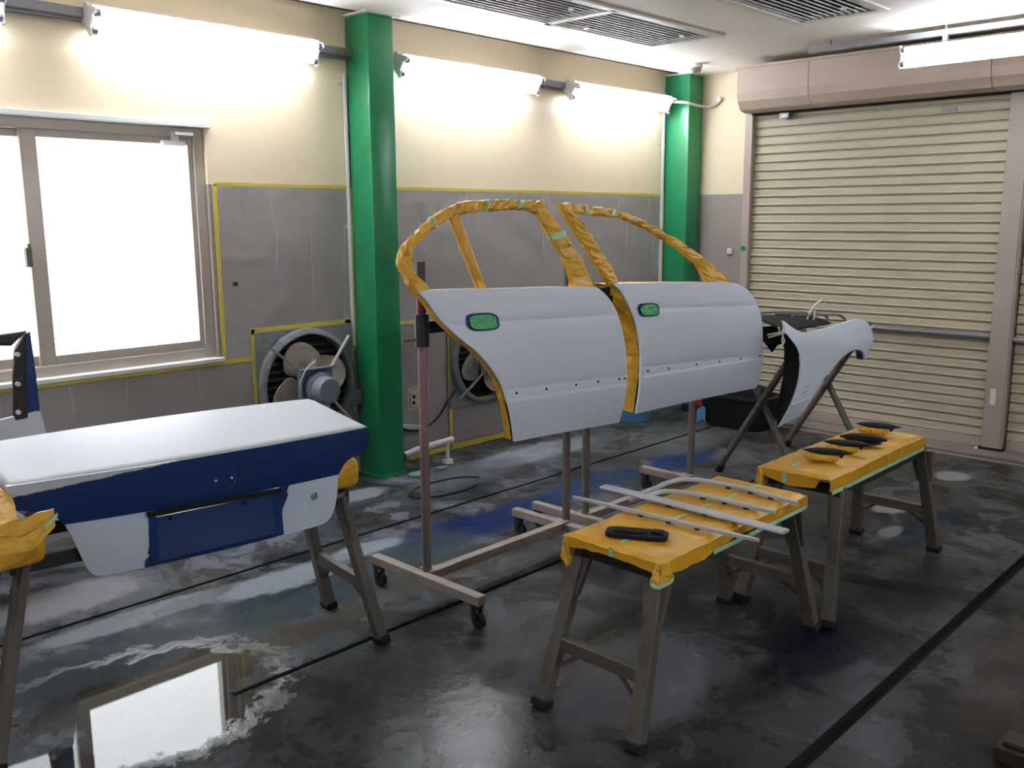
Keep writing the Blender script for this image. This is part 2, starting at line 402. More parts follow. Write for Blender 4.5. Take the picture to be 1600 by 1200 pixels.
# floor with three real channels sawn into it
fl = MB()
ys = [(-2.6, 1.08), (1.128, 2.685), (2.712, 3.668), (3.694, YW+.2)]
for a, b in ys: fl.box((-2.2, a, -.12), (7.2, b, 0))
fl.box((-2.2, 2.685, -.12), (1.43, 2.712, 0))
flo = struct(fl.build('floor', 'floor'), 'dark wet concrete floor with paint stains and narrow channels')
for a, b, x0 in ((1.076, 1.132, -2.2), (2.681, 2.716, 1.425), (3.664, 3.698, -2.2)):
    m = MB(); m.box((x0, a, -.11), (7.2, b, -.10)); m.box((x0, a, -.1), (7.2, a+.006, -.004)); m.box((x0, b-.006, -.1), (7.2, b, -.004))
    if a < 2: m.box((x0, a, -.1), (7.2, b, -.03))
    m.build('channel_liner', 'dark', flo)
w = MB()
w.box((-2.2, YW, 0), (0.80, YW+.2, 2.80)); w.box((2.51, YW, 0), (XW+.2, YW+.2, 2.80))
w.box((0.80, YW, 0), (2.51, YW+.2, .845)); w.box((0.80, YW, 2.075), (2.51, YW+.2, 2.80))
struct(w.build('wall_back', 'wall'), 'cream wall with taupe lower half behind the window and fans')
w = MB(); w.box((-2.2, YW+.02, 2.80), (XW+.2, YW+.2, 3.0))
struct(w.build('wall_shade_band', 'ceil_shade'), 'brown shadow band along the top of the cream wall')
w = MB(); w.box((XW, -2.6, 0), (XW+.2, YW+.2, 3.0)); struct(w.build('wall_right', 'wall'), 'cream and taupe wall around the roller shutters')
w = MB(); w.box((-2.4, -2.6, 0), (-2.2, YW+.2, 3.0)); struct(w.build('wall_left', 'wall'))
w = MB(); w.box((-2.4, -2.8, 0), (XW+.2, -2.6, 3.0)); struct(w.build('wall_front', 'wall'))
# ceiling with openings for the two grilles
GR = [(3.30, 5.52, 3.385, 3.925), (4.40, 5.50, 2.29, 2.83)]
c = MB()
xs = [-2.4]; 
def ceil_rect(x0, x1, y0, y1): c.box((x0, y0, ZC), (x1, y1, ZC+.03))
ceil_rect(-2.4, 7.15, -2.8, 2.29); ceil_rect(-2.4, 4.40, 2.29, 2.83); ceil_rect(5.50, 7.15, 2.29, 2.83)
ceil_rect(-2.4, 7.15, 2.83, 3.385); ceil_rect(-2.4, 3.30, 3.385, 3.925); ceil_rect(5.52, 7.15, 3.385, 3.925); ceil_rect(-2.4, 7.15, 3.925, 4.47)
c.box((-2.4, -2.8, 2.96), (7.15, YW+.2, 3.02))
struct(c.build('ceiling', 'ceil'), 'pale beige ceiling with louvred grilles')

# window -----------------------------------------------------------------
win = thing('window_1', 'overexposed sliding aluminium window on the left', None, (1.66, YW, .845), kind='structure')
YS = 4.73
m = MB()
for a, b in (((.80, YS-.05, .845), (.85, YS+.07, 2.075)), ((2.455, YS-.05, .845), (2.51, YS+.07, 2.075)), ((.85, YS-.05, 2.02), (2.455, YS+.07, 2.075)), ((.85, YS-.05, .845), (2.455, YS+.07, .90))): m.box(a, b)
m.build('outer_frame', 'sash', win, bevel=.004)
def sash(x0, x1, y, gl, stile):
    s = MB(); z0, z1 = .885, 2.03
    s.box((x0, y-.015, z0), (x0+stile, y+.015, z1)); s.box((x1-.04, y-.015, z0), (x1, y+.015, z1))
    s.box((x0+stile, y-.015, z0), (x1-.04, y+.015, z0+.06)); s.box((x0+stile, y-.015, z1-.045), (x1-.04, y+.015, z1))
    o = s.build('sash', 'sash', win, bevel=.003)
    g = MB(); g.box((x0+.02, y-.003, z0+.02), (x1-.02, y+.003, z1-.02)); g.build('pane', gl, o)
sash(1.60, 2.47, YS-.02, 'glass', .075); sash(.84, 1.655, YS+.025, 'glass2', .04)
m = MB(); m.box((1.575, YS-.06, 1.38), (1.60, YS-.03, 1.47)); m.beam((1.588, YS-.06, 1.45), (1.588, YS-.06, 1.49), .012, .02); m.build('crescent_lock', 'steel', win)
m = MB(); m.box((.74, YW-.035, .825), (2.53, YS-.03, .848)); m.build('sill', 'sill', win, bevel=.004)
m = MB(); m.box((.74, YW-.02, 2.072), (2.535, YS, 2.10)); m.build('head_trim', 'sill', win, bevel=.004)
m = MB(); m.box((2.28, YS-.075, 1.975), (2.40, YS-.035, 2.0)); m.box((2.33, YS-.065, 1.99), (2.37, YS-.04, 2.045)); m.box((2.34, YS-.09, 2.03), (2.44, YS-.05, 2.045)); m.build('safety_stop', 'white', win)

# columns ----------------------------------------------------------------
def column(x0, x1, y0, lab):
    t = thing('steel_column', lab, 'column', ((x0+x1)/2, (y0+YW)/2, 0), 'green steel columns')
    m = MB(); m.box((x0, y0, 0), (x1, YW-.002, ZC-.004)); m.build('shaft', 'column', t, bevel=.012, smooth=True)
    m = MB(); m.box((x0-.03, y0-.03, ZC-.006), (x1+.03, YW-.03, ZC+.001)); m.build('ceiling_plate', 'white', t)
    m = MB(); m.box((x0-.012, y0-.012, 0), (x1+.012, YW-.004, .012)); m.build('base_plate', 'column', t)
column(3.437, 3.63, 4.43, 'green painted steel column between the two wall fans')
column(6.735, 6.94, 4.40, 'green painted steel column in the corner beside the roller shutter')

# fluorescent lamps ------------------------------------------------------
def lamp(name_label, loc, rz, tilt=math.radians(34)):
    """local: length along x from 0, back of the body at y=0, room towards -y"""
    t = thing('fluorescent_lamp', name_label, 'lamp', (0, 0, 0), 'twin tube fluorescent lamps')
    L = 1.265
    prof = [(0, -.045), (0, .045), (-.045, .045), (-.07, .066), (-.074, .064), (-.06, .028), (-.06, -.028), (-.074, -.064), (-.07, -.066), (-.045, -.045)]
    m = MB(); m.prism([(y, z) for y, z in prof], lambda y, z: (0.006, y, z), (L-.012, 0, 0)); m.build('body', 'lampbody', t)
    for x0 in (0, L-.012):
        m = MB(); m.prism([(0, -.05), (0, .05), (-.05, .05), (-.115, .072), (-.13, .058), (-.10, .02), (-.10, -.02), (-.13, -.058), (-.115, -.072), (-.05, -.05)], lambda y, z: (x0, y, z), (.012, 0, 0)); m.build('end_cap', 'lampbody', t, bevel=.002)
    for zz in (.042, -.042):
        m = MB(); m.tube([(.03, -.105, zz), (L-.03, -.105, zz)], .0165, 14); tb = m.build('tube', 'tube', t, smooth=True)
        for x0, x1 in ((.012, .034), (L-.034, L-.012)):
            m = MB(); m.tube([(x0, -.105, zz), (x1, -.105, zz)], .019, 12); m.build('socket', 'duct', tb)
    t.location = loc; t.rotation_euler = (tilt, 0, rz)
    return t
ZL = 2.535
for x, lab in ((.27, 'fluorescent lamp cut by the left edge of the photo above the window'), (1.90, 'long fluorescent wall lamp above the right half of the window'), (3.755, 'fluorescent wall lamp just right of the near green column'), (5.375, 'fluorescent wall lamp nearest the corner column')):
    lamp(lab, (x, YW-.05, ZL+.03), 0)
lamp('fluorescent lamp hung under the grey rail beside the roller shutter', (6.22, 2.44, 2.585), -math.pi/2, 0)
# the same lamps go on round the room behind the photographer
for x, lab in ((1.4, 'fluorescent lamp on the wall behind the photographer, nearer the left wall'), (2.9, 'fluorescent lamp on the wall behind the photographer, in the middle'), (4.4, 'fluorescent lamp on the wall behind the photographer, nearer the shutters')):
    lamp(lab, (x, -2.6+.045, ZL), math.pi)
for y, lab in ((1.4, 'fluorescent lamp on the left wall out of view'),):
    lamp(lab, (-2.2+.045, y-.6, ZL), math.pi/2)
# conduit linking the wall lamps
t = thing('wall_conduit', 'grey conduit and boxes linking the wall lamps', 'conduit', (3.4, YW, 2.5))
for a, b in ((1.535, 1.90), (3.165, 3.44), (3.63, 3.755), (5.02, 5.375)):
    m = MB(); m.beam((a, YW-.04, ZL+.02), (b, YW-.04, ZL+.02), .05, .045); m.build('pipe', 'duct', t, bevel=.004)
m = MB(); m.beam((.0, YW-.025, ZL), (6.73, YW-.025, ZL), .03, .03); m.build('trunking', 'duct', t)
# ceiling rail by the shutter
t = thing('ceiling_rail', 'grey metal channel rail under the ceiling beside the shutter box', 'rail', (6.2, 2.2, 2.7))
m = MB(); m.box((6.19, .8, 2.70), (6.235, 3.10, 2.705)); m.box((6.19, .8, 2.705), (6.193, 3.10, 2.735)); m.box((6.232, .8, 2.705), (6.235, 3.10, 2.735)); m.build('channel', 'duct', t)
for y in (1.0, 1.5, 2.2, 2.95):
    m = MB(); m.tube([(6.212, y, 2.70), (6.212, y, ZC)], .006, 6); m.build('hanger_rod', 'duct', t)
for y in (1.4, 2.2):
    m = MB(); m.box((6.195, y-.015, 2.62), (6.228, y+.015, 2.70)); m.build('lamp_bracket', 'duct', t)

# conduits next to columns, cable loop
def pipe_thing(name, label, cat, path, rad, mat, straps=()):
    t = thing(name, label, cat, path[0]); m = MB(); m.tube(path, rad, 8); m.build('pipe', mat, t, smooth=True)
    for z in straps:
        x, y = path[0][0], path[0][1]
        m = MB(); m.tube([(x, y, z-.01), (x, y, z+.01)], rad*1.25, 8); m.box((x-.035, YW-.006, z-.008), (x+.035, YW-.001, z+.008)); m.build('strap', mat, t)
pipe_thing('vertical_conduit', 'thin pale conduit pipe on the left of the near green column', 'conduit', [(3.415, YW-.016, .82), (3.415, YW-.016, 2.44)], .013, 'conduit', (2.38, 1.55))
pipe_thing('vertical_conduit', 'thin pale conduit pipe on the right of the near green column', 'conduit', [(3.665, YW-.016, .55), (3.665, YW-.016, 2.5)], .011, 'conduit', (2.2,))
pipe_thing('vertical_conduit', 'thin pale conduit pipe on the left of the corner column', 'conduit', [(6.70, YW-.02, .3), (6.70, YW-.02, 2.5)], .016, 'conduit', (2.2, 1.2))
t = thing('cable_loop', 'pale sagging flexible cable across the corner column to the wall', 'cable', (6.7, 4.38, 2.5))
m = MB(); P = smooth_poly([(6.64, 4.52, 2.54), (6.70, 4.40, 2.525), (6.78, 4.37, 2.51), (6.88, 4.33, 2.50), (6.925, 4.27, 2.515), (6.935, 4.235, 2.545)], 5, False, 80); m.tube(P, .012, 8); m.build('cable', 'conduit', t, smooth=True)
m = MB(); m.disc((6.93, 4.235, 2.555), (1, 0, 0), .022, .04, 12); m.build('entry_gland', 'conduit', t)
# ceiling sensor
t = thing('ceiling_sensor', 'white round detector on the ceiling above the corner column', 'detector', (6.38, 4.12, ZC))
m = MB(); m.lathe((6.38, 4.12, ZC), (0, 0, -1), [(0, .055), (.028, .055), (.03, .048)]); m.build('mount', 'white', t, smooth=True)
m = MB(); m.lathe((6.38, 4.12, ZC-.03), (0, 0, -1), [(0, .044), (.02, .046), (.034, .034), (.036, .0)]); m.build('sensor_head', 'duct', t, smooth=True)

# ceiling grilles ---------------------------------------------------------
bar_cache = {}
def grille(x0, x1, y0, y1, lab, halves):
    t = thing('ceiling_grille', lab, 'grille', ((x0+x1)/2, (y0+y1)/2, ZC), 'ceiling grilles')
    fz0, fz1 = ZC-.012, ZC+.02; wd = .035
    m = MB(); m.box((x0-.02, y0-.02, fz0), (x1+.02, y0+wd, fz1)); m.box((x0-.02, y1-wd, fz0), (x1+.02, y1+.02, fz1)); m.box((x0-.02, y0+wd, fz0), (x0+wd, y1-wd, fz1)); m.box((x1-wd, y0+wd, fz0), (x1+.02, y1-wd, fz1))
    m.build('frame', 'grille', t, bevel=.003)
    W_ = (x1-x0)/halves
    for k in range(1, halves):
        m = MB(); xm = x0+k*W_; m.box((xm-.025, y0, fz0), (xm+.025, y1, fz1)); m.build('mullion', 'grille', t)
    m = MB(); m.box((x0-.01, y0-.01, ZC+.10), (x1+.01, y1+.01, ZC+.11)); m.build('filter', 'filter', t)
    m = MB(); m.box((x0-.012, y0-.012, ZC+.02), (x0, y1+.012, ZC+.1)); m.box((x1, y0-.012, ZC+.02), (x1+.012, y1+.012, ZC+.1)); m.box((x0, y0-.012, ZC+.02), (x1, y0, ZC+.1)); m.box((x0, y1, ZC+.02), (x1, y1+.012, ZC+.1)); m.build('plenum', 'dark', t)
    nb = 11
    for k in range(halves):
        for i in range(nb):
            y = y0+wd+(y1-y0-2*wd)*(i+.5)/nb; xa = x0+k*W_+.03; xb = x0+(k+1)*W_-.03
            o = bpy.data.objects.new('louvre', bar_cache['b']); COL.objects.link(o); o.parent = t
            o.location = Vector(((xa+xb)/2, y, ZC-.004)) - Vector(t.location)
            o.scale.x = (xb-xa)
    for k in range(halves):
        for fx in (.22, .8):
            m = MB(); m.disc((x0+(k+fx)*W_, y0+.28*(y1-y0) if fx > .5 else y1-.12, ZC-.012), (0, 0, 1), .016, .014, 12); m.build('screw_cap', 'white', t)
# a louvre mesh centred on its own origin, shared by every grille
_m = MB(); _m.beam((-.5, 0, 0), (.5, 0, 0), .007, .006); _me = bpy.data.meshes.new('louvre'); _me.from_pydata(_m.v, [], _m.f); _me.materials.append(M['grille'])
bar_cache['b'] = _me; bar_cache['o'] = Vector((0, 0, 0))
grille(*GR[0], 'double louvred ceiling grille nearest the lamp wall', 2)
grille(*GR[1], 'louvred ceiling grille cut by the top edge nearer the shutter', 1)

# ------------------------------------------------------------------ roller shutters
XS = 6.76; PITCH = .0665
sm = MB(); prof = [(.004, 0), (-.013, .0015), (-.017, .005), (-.0165, .010), (-.014, .016), (-.0125, .050), (-.010, .0550), (.004, .0575), (.004, .0655), (.010, .0655), (.010, 0)]
sm.prism(prof, lambda x, z: (x, -.5, z), (0, 1, 0))
slat_me = bpy.data.meshes.new('slat'); slat_me.from_pydata(sm.v, [], sm.f)
bm = bmesh.new(); bm.from_mesh(slat_me); bmesh.ops.recalc_face_normals(bm, faces=bm.faces); bm.to_mesh(slat_me); bm.free(); slat_me.materials.append(M['shutter'])
def shutter(name, y0, y1, lab):
    t = thing(name, lab, None, (XS, (y0+y1)/2, 0), kind='structure')
    n = 35
    for i in range(n):
        o = bpy.data.objects.new('slat', slat_me); COL.objects.link(o); o.parent = t; o.location = (0, 0, .085+i*PITCH); o.scale.y = y1-y0
    m = MB(); m.box((XS-.022, y0, .012), (XS+.022, y1, .084)); m.build('bottom_bar', 'guide', t, bevel=.004)
    return t
sh = shutter('door_1', 1.945, 3.80, 'beige roller shutter with horizontal slats, left of the middle post')
sh2 = shutter('door_2', .55, 1.79, 'beige roller shutter right of the middle post, cut by the photo edge')
m = MB(); m.tube([(XS-.035, 1.93, .785), (XS-.035, 2.74, .785)], .021, 10); m.build('locking_bar', 'duct', sh, smooth=True)
m = MB(); m.tube([(XS-.035, 2.74, .785), (XS-.035, 2.84, .785)], .013, 10); m.build('locking_pin', 'grille', sh, smooth=True)
m = MB(); m.tube([(XS-.035, .60, .775), (XS-.035, 1.80, .775)], .021, 10); m.build('locking_bar', 'duct', sh2, smooth=True)
m = MB(); m.box((XS-.02, 2.58, .555), (XS-.0165, 2.69, .578)); m.build('finger_pull', 'box', sh, bevel=.003)
m = MB(); m.box((XS-.022, 2.28, 2.295), (XS-.016, 2.37, 2.325)); m.build('maker_plate', 'duct', sh)
m = MB(); m.box((XS-.07, 3.50, 2.33), (XS-.03, 3.56, 2.43)); m.box((XS-.10, 3.47, 2.335), (XS-.04, 3.53, 2.37)); o = m.build('limit_switch', 'duct', sh); m = MB(); m.box((XS-.104, 3.48, 2.34), (XS-.1, 3.52, 2.36)); m.build('switch_lens', 'white', o)
def guide(y0, y1, lab, x0=6.70, seam=False):
    t = thing('shutter_guide', lab, 'guide rail', ((x0+XW)/2, (y0+y1)/2, 0), 'shutter guide rails')
    m = MB(); m.box((x0, y0, .012), (XW-.002, y1, 2.42)); m.build('rail', 'guide', t, bevel=.003)
    if seam:
        ym = (y0+y1)/2; m = MB(); m.box((x0-.006, ym-.055, .012), (x0+.001, ym+.06, 2.42)); m.build('cover_strip', 'guide', t, bevel=.002)
        m = MB(); m.box((x0-.008, ym-.005, .33), (x0-.0055, ym+.03, .44)); m.build('sticker', 'white', t)
        m = MB(); m.box((x0-.012, y0-.01, 0), (x0+.03, y1+.01, .03)); m.build('shoe', 'rubber', t)
        m = MB(); m.lathe((x0-.02, y1+.02, 0), (0, 0, 1), [(0, .012), (.02, .012), (.028, .006)], 12); m.build('floor_bolt', 'white', t, smooth=True)
    return t
g1 = guide(3.79, 3.855, 'slim mauve beige guide rail on the left edge of the roller shutter')
m = MB(); m.disc((6.698, 3.83, 1.345), (1, 0, 0), .022, .006, 16); m.build('green_sticker', 'column', g1)
guide(1.80, 1.935, 'wide middle post between the two roller shutters', 6.69, True)
t = thing('shutter_box', 'beige housing box above the roller shutters', 'shutter box', (6.7, 2.2, 2.38))
prof = [(6.46, 2.70), (6.46, 2.52), (6.475, 2.46), (6.52, 2.40), (6.58, 2.385), (6.945, 2.385), (6.945, 2.70)]
def boxseg(y0, y1, name, x_off=0): m = MB(); m.prism(prof, lambda x, z: (x, y0, z), (0, y1-y0, 0)); return m.build(name, 'box', t, bevel=.002)
boxseg(3.225, 3.80, 'housing_panel'); boxseg(2.0, 3.222, 'housing_panel'); boxseg(.5, 1.997, 'housing_panel')
m = MB(); m.box((6.445, .5, 2.695), (6.945, 3.815, 2.715)); m.build('top_flange', 'box', t, bevel=.002)
m = MB(); m.box((6.66, .5, 2.375), (6.80, 3.78, 2.386)); m.build('lintel_slot', 'dark', t)
# threshold
m = MB(); m.box((6.50, .3, -.02), (6.95, 4.0, .012)); o = m.build('trim_2', 'threshold'); struct(o, 'raised concrete threshold under the shutters')
m = MB(); m.box((6.40, .3, -.02), (6.455, 4.0, .006)); o = m.build('trim_3', 'threshold'); struct(o, 'metal floor rail in front of the shutter threshold')

# wall switch, screws, sockets ------------------------------------------
t = thing('wall_switch', 'small white switch on the taupe wall beside the shutter', 'switch', (XW, 4.09, 1.31))
m = MB(); m.box((XW-.02, 4.07, 1.285), (XW-.001, 4.115, 1.335)); m.build('plate', 'white', t, bevel=.004)
m = MB(); m.box((XW-.026, 4.083, 1.30), (XW-.018, 4.10, 1.32)); m.build('button', 'grille', t)
t = thing('wall_outlet', 'pale outlet framed in yellow tape beside the red and grey pole', 'outlet', (3.89, YW, .41))
m = MB(); m.box((3.868, YW-.012, .36), (3.918, YW-.001, .46)); m.build('plate', 'conduit', t, bevel=.003)
for z in (.385, .425):
    m = MB(); m.box((3.883, YW-.016, z-.011), (3.903, YW-.010, z+.011)); m.build('socket_hole', 'dark', t)
m = MB(); m.box((3.84, YW-.004, .33), (3.868, YW-.001, .49)); m.box((3.918, YW-.004, .33), (3.946, YW-.001, .49)); m.box((3.868, YW-.004, .33), (3.918, YW-.001, .36)); m.box((3.868, YW-.004, .46), (3.918, YW-.001, .49)); m.build('tape_border', 'tape', t)
m = MB(); m.disc((2.63, YW-.012, 1.245), (0, 1, 0), .012, .02, 12); setp(m.build('wall_plug', 'rubber'), 'small black plug on the taupe wall right of the window', 'plug')
t = thing('junction_box', 'round grey box at the end of a white cable left of the green column', 'junction box', (3.40, YW, .5))
m = MB(); m.lathe((3.40, YW-.002, .50), (0, -1, 0), [(0, .055), (.04, .055), (.048, .045), (.048, 0)]); m.build('case', 'fanmotor', t, smooth=True)
m = MB(); m.tube(smooth_poly([(3.395, YW-.02, .80), (3.385, YW-.025, .72), (3.38, YW-.025, .62), (3.395, YW-.02, .555)], 4, False), .009, 8); m.build('cable', 'conduit', t, smooth=True)
m = MB(); m.tube([(3.40, YW-.02, .45), (3.40, YW-.02, .41)], .012, 8); m.build('gland', 'conduit', t)

# plastic sheeting ---------------------------------------------------------
def sheet(lab, poly, tapes, seed, loc):
    t = thing('plastic_sheet', lab, 'plastic sheet', loc, 'plastic sheets taped to the wall')
    V2, F2 = fill(smooth_poly(poly, 14, True, 5), .055)
    def yy(x, z):
        n = noise.noise((x*2.6+seed, z*1.6, 0)) + .6*noise.noise((x*7+z*4, z*5-seed, 3))
        rd = 1-abs(noise.noise((x*4+z*2.2+seed, z*1.1, 7)))
        return YW-.006-.010*max(0, n+.4)-.010*max(0, rd-.86)/.14
    m = MB(); m.add([(x, yy(x, z), z) for x, z in V2], F2)
    m.build('film', 'sheet', t, smooth=True, fixn=False)
    for a, b, wdt in tapes:
        d = Vector((b[0]-a[0], b[1]-a[1])); n = 10; L = d.length; d.normalize(); p = Vector((-d.y, d.x)); rnd = random.Random(seed+int(a[0]*100))
        L_ = []; R_ = []
        for k in range(n+1):
            c_ = Vector(a)+d*(L*k/n); jj = rnd.uniform(-.002, .002)
            L_.append(c_+p*(wdt/2+jj)); R_.append(c_-p*(wdt/2+rnd.uniform(-.002, .002)))
        poly2 = L_+R_[::-1]; m = MB(); m.prism([tuple(q) for q in poly2], lambda x, z: (x, YW-.0215, z), (0, .002, 0)); m.build('tape_strip', 'tape', t)
sheet('clear plastic sheet taped between the window and the near green column', [(.6, .02), (2.715, .02), (2.715, .975), (3.385, .975), (3.385, .80), (3.434, .80), (3.434, 1.782), (2.535, 1.782), (2.535, .822), (.6, .822)],
      [((2.53, 1.784), (3.434, 1.784), .018), ((2.535, .83), (2.535, 1.784), .022), ((2.70, .82), (.6, .82), .025), ((2.715, .02), (2.715, .985), .028), ((2.705, .972), (3.395, .972), .036), ((3.375, .985), (3.375, .79), .04), ((3.36, .80), (3.436, .80), .025), ((3.428, .79), (3.428, 1.79), .016)], 3, (2.9, YW, 0))
sheet('clear plastic sheet taped between the two green columns', [(3.635, .05), (4.205, .05), (4.205, .92), (4.87, .92), (4.87, .33), (4.215, .31), (4.215, .05), (6.70, .05), (6.70, 1.782), (3.635, 1.782)],
      [((3.635, 1.784), (6.72, 1.784), .018), ((3.635, .944), (3.90, .925), .022), ((4.208, .34), (4.208, .92), .02), ((4.21, .335), (4.86, .325), .02), ((4.216, .02), (4.216, .33), .028), ((3.635, .02), (4.9, .018), .036), ((6.722, .6), (6.722, 1.79), .03), ((6.69, 1.784), (6.735, 1.784), .02)], 11, (5.2, YW, 0))

# fans ----------------------------------------------------------------------
def fan(cx, cz, lab):
    t = thing('exhaust_fan', lab, 'fan', (cx, YW, cz-.34), 'wall exhaust fans')
    R = .30; H = .335; y0 = YW-.03
    # square plate with a round hole
    n = 48; A = []; B = []
    for k in range(n):
        a = 2*math.pi*k/n; ca, sa = math.cos(a), math.sin(a); s = H/max(abs(ca), abs(sa))
        A.append((cx+R*ca, cz+R*sa)); B.append((cx+s*ca, cz+s*sa))
    m = MB(); vs = [(x, y0, z) for x, z in A]+[(x, y0, z) for x, z in B]+[(x, y0+.028, z) for x, z in B]
    m.add(vs, [(k, (k+1) % n, n+(k+1) % n, n+k) for k in range(n)]+[(n+k, n+(k+1) % n, 2*n+(k+1) % n, 2*n+k) for k in range(n)]); m.build('mounting_plate', 'fan', t)
    m = MB()
    for k in range(n):
        pass
    rp = [(y0-.002, R+.035), (y0-.03, R+.03), (y0-.045, R+.012), (y0-.045, R), (y0, R-.004), (y0+.028, R-.004)]
    b = len(m.v)
    for y, rr in rp:
        for k in range(n): a = 2*math.pi*k/n; m.v.append((cx+rr*math.cos(a), y, cz+rr*math.sin(a)))
    for i in range(len(rp)-1):
        for k in range(n): m.f.append((i*n+k, i*n+(k+1) % n, (i+1)*n+(k+1) % n, (i+1)*n+k))
    m.build('bell_ring', 'fan', t, smooth=True, solid=.003)
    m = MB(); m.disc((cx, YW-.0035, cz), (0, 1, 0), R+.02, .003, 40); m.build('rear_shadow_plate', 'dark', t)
    for k in range(13):   # guard slats behind the blades
        z = cz-R+.045*k+.03; hw = math.sqrt(max(0, R*R-(z-cz)**2))
        if hw > .04:
            m = MB(); m.beam((cx-hw, YW-.012, z), (cx+hw, YW-.012, z), .004, .018, (0, .5, .8)); m.build('louvre_slat', 'darksteel', t)
    for k in range(4):
        a0 = math.radians(20+90*k); mb = MB()
        def bl(uu, vv, a0=a0):
            rr = .075+(R-.03-.075)*uu; wdt = .42+.42*math.sin(math.pi*min(1, uu*.85+.12)); a = a0+(vv-.5)*2*wdt*.9
            edge = 1-.18*(abs(vv-.5)*2)**2*uu
            return (cx+rr*edge*math.cos(a), YW-.055+(vv-.5)*.055, cz+rr*edge*math.sin(a))
        mb.grid(bl, 8, 8); mb.build('blade', 'blade', t, smooth=True, solid=.003)
    m = MB(); m.lathe((cx, YW-.03, cz), (0, -1, 0), [(0, .07), (.05, .075), (.055, .0)]); m.build('hub', 'fanmotor', t, smooth=True)
    m = MB(); m.box((cx-.115, YW-.115, cz-.115), (cx+.125, YW-.105, cz+.105)); m.box((cx-.115, YW-.15, cz+.098), (cx+.125, YW-.105, cz+.108)); m.box((cx-.12, YW-.15, cz-.115), (cx-.11, YW-.105, cz+.108)); br = m.build('motor_bracket', 'fanmotor', t, bevel=.003)
    m = MB(); m.lathe((cx+.01, YW-.11, cz-.02), (0, -1, 0), [(0, .10), (.05, .10), (.06, .085), (.12, .082), (.135, .07), (.138, 0)], 32); mo = m.build('motor', 'fanmotor', t, smooth=True)
    m = MB(); m.lathe((cx+.01, YW-.17, cz-.02), (0, -1, 0), [(0, .094), (.006, .094), (.008, .08)], 32); m.build('motor_band', 'fan', mo, smooth=True)
    for dx, dz in ((-1, 1), (1, 1), (-1, -1), (1, -1)):
        m = MB(); m.beam((cx+dx*.11, YW-.125, cz+dz*.10), (cx+dx*.285, YW-.07, cz+dz*.265), .018, .014); m.build('strut', 'fan' if dx < 0 else 'conduit', t, bevel=.002)
    m = MB(); P = smooth_poly([(cx-.10, YW-.13, cz-.06), (cx-.13, YW-.15, cz+.03), (cx-.09, YW-.16, cz+.11), (cx-.02, YW-.15, cz+.15)], 5, False); m.tube(P, .005, 6); m.build('motor_cable', 'conduit', t, smooth=True)
    return t
fan(3.055, .63, 'dusty grey exhaust fan under yellow tape beside the near green column')
fan(4.545, .63, 'dusty exhaust fan half hidden behind the rear car door')

# cables and scraps at the wall foot ------------------------------------------
m = MB(); m.tube(smooth_poly([(3.68, YW-.02, .30), (3.80, YW-.03, .22), (3.95, YW-.03, .20), (4.08, YW-.03, .25), (4.17, YW-.03, .34), (4.24, YW-.04, .42)], 6, False), .007, 6)
setp(m.build('wall_cable', 'rubber', smooth=True), 'dark cable hanging in a shallow curve under the outlet', 'cable')
m = MB(); m.beam((3.66, YW-.02, .26), (4.00, YW-.02, .20), .02, .03); setp(m.build('cable_trunk', 'conduit', bevel=.003), 'short pale cable duct below the outlet', 'cable duct')
t = thing('hose_bracket', 'pale pipe elbow on the wall foot right of the grey pole', 'pipe', (3.95, YW-.1, 0))
m = MB(); m.tube([(3.66, 4.46, .10), (3.74, 4.44, .125), (4.02, 4.40, .15)], .022, 10); m.build('pipe', 'conduit', t, smooth=True)
m = MB(); m.tube([(3.97, 4.40, .14), (3.97, 4.40, .02)], .014, 8); m.lathe((3.97, 4.40, 0), (0, 0, 1), [(0, .04), (.025, .035), (.03, .02)], 14); m.build('foot', 'conduit', t, smooth=True)
m = MB(); m.disc((3.66, 4.465, .09), (1, .2, 0), .032, .03, 14); m.build('valve_cap', 'fan', t)
def ell(cx, cy, rx, ry, lab):
    m = MB(); m.prism([(cx+rx*math.cos(a*math.pi/10), cy+ry*math.sin(a*math.pi/10)) for a in range(20)], lambda x, y: (x, y, 0.001), (0, 0, .006)); setp(m.build('floor_disc', 'drain', bevel=.002), lab, 'lid', 'flat lids by the column')
ell(3.66, 4.33, .075, .05, 'teal flat lid on the floor touching the near green column'); ell(3.86, 4.33, .045, .03, 'smaller teal flat lid on the floor right of the grey pole')
m = MB(); m.tube([(3.58+.27*math.cos(a/20*math.pi*1.7), 3.98+.13*math.sin(a/20*math.pi*1.7), .006) for a in range(21)], .005, 6); setp(m.build('floor_wire', 'rubber', smooth=True), 'thin dark wire lying in an open loop on the floor', 'wire')

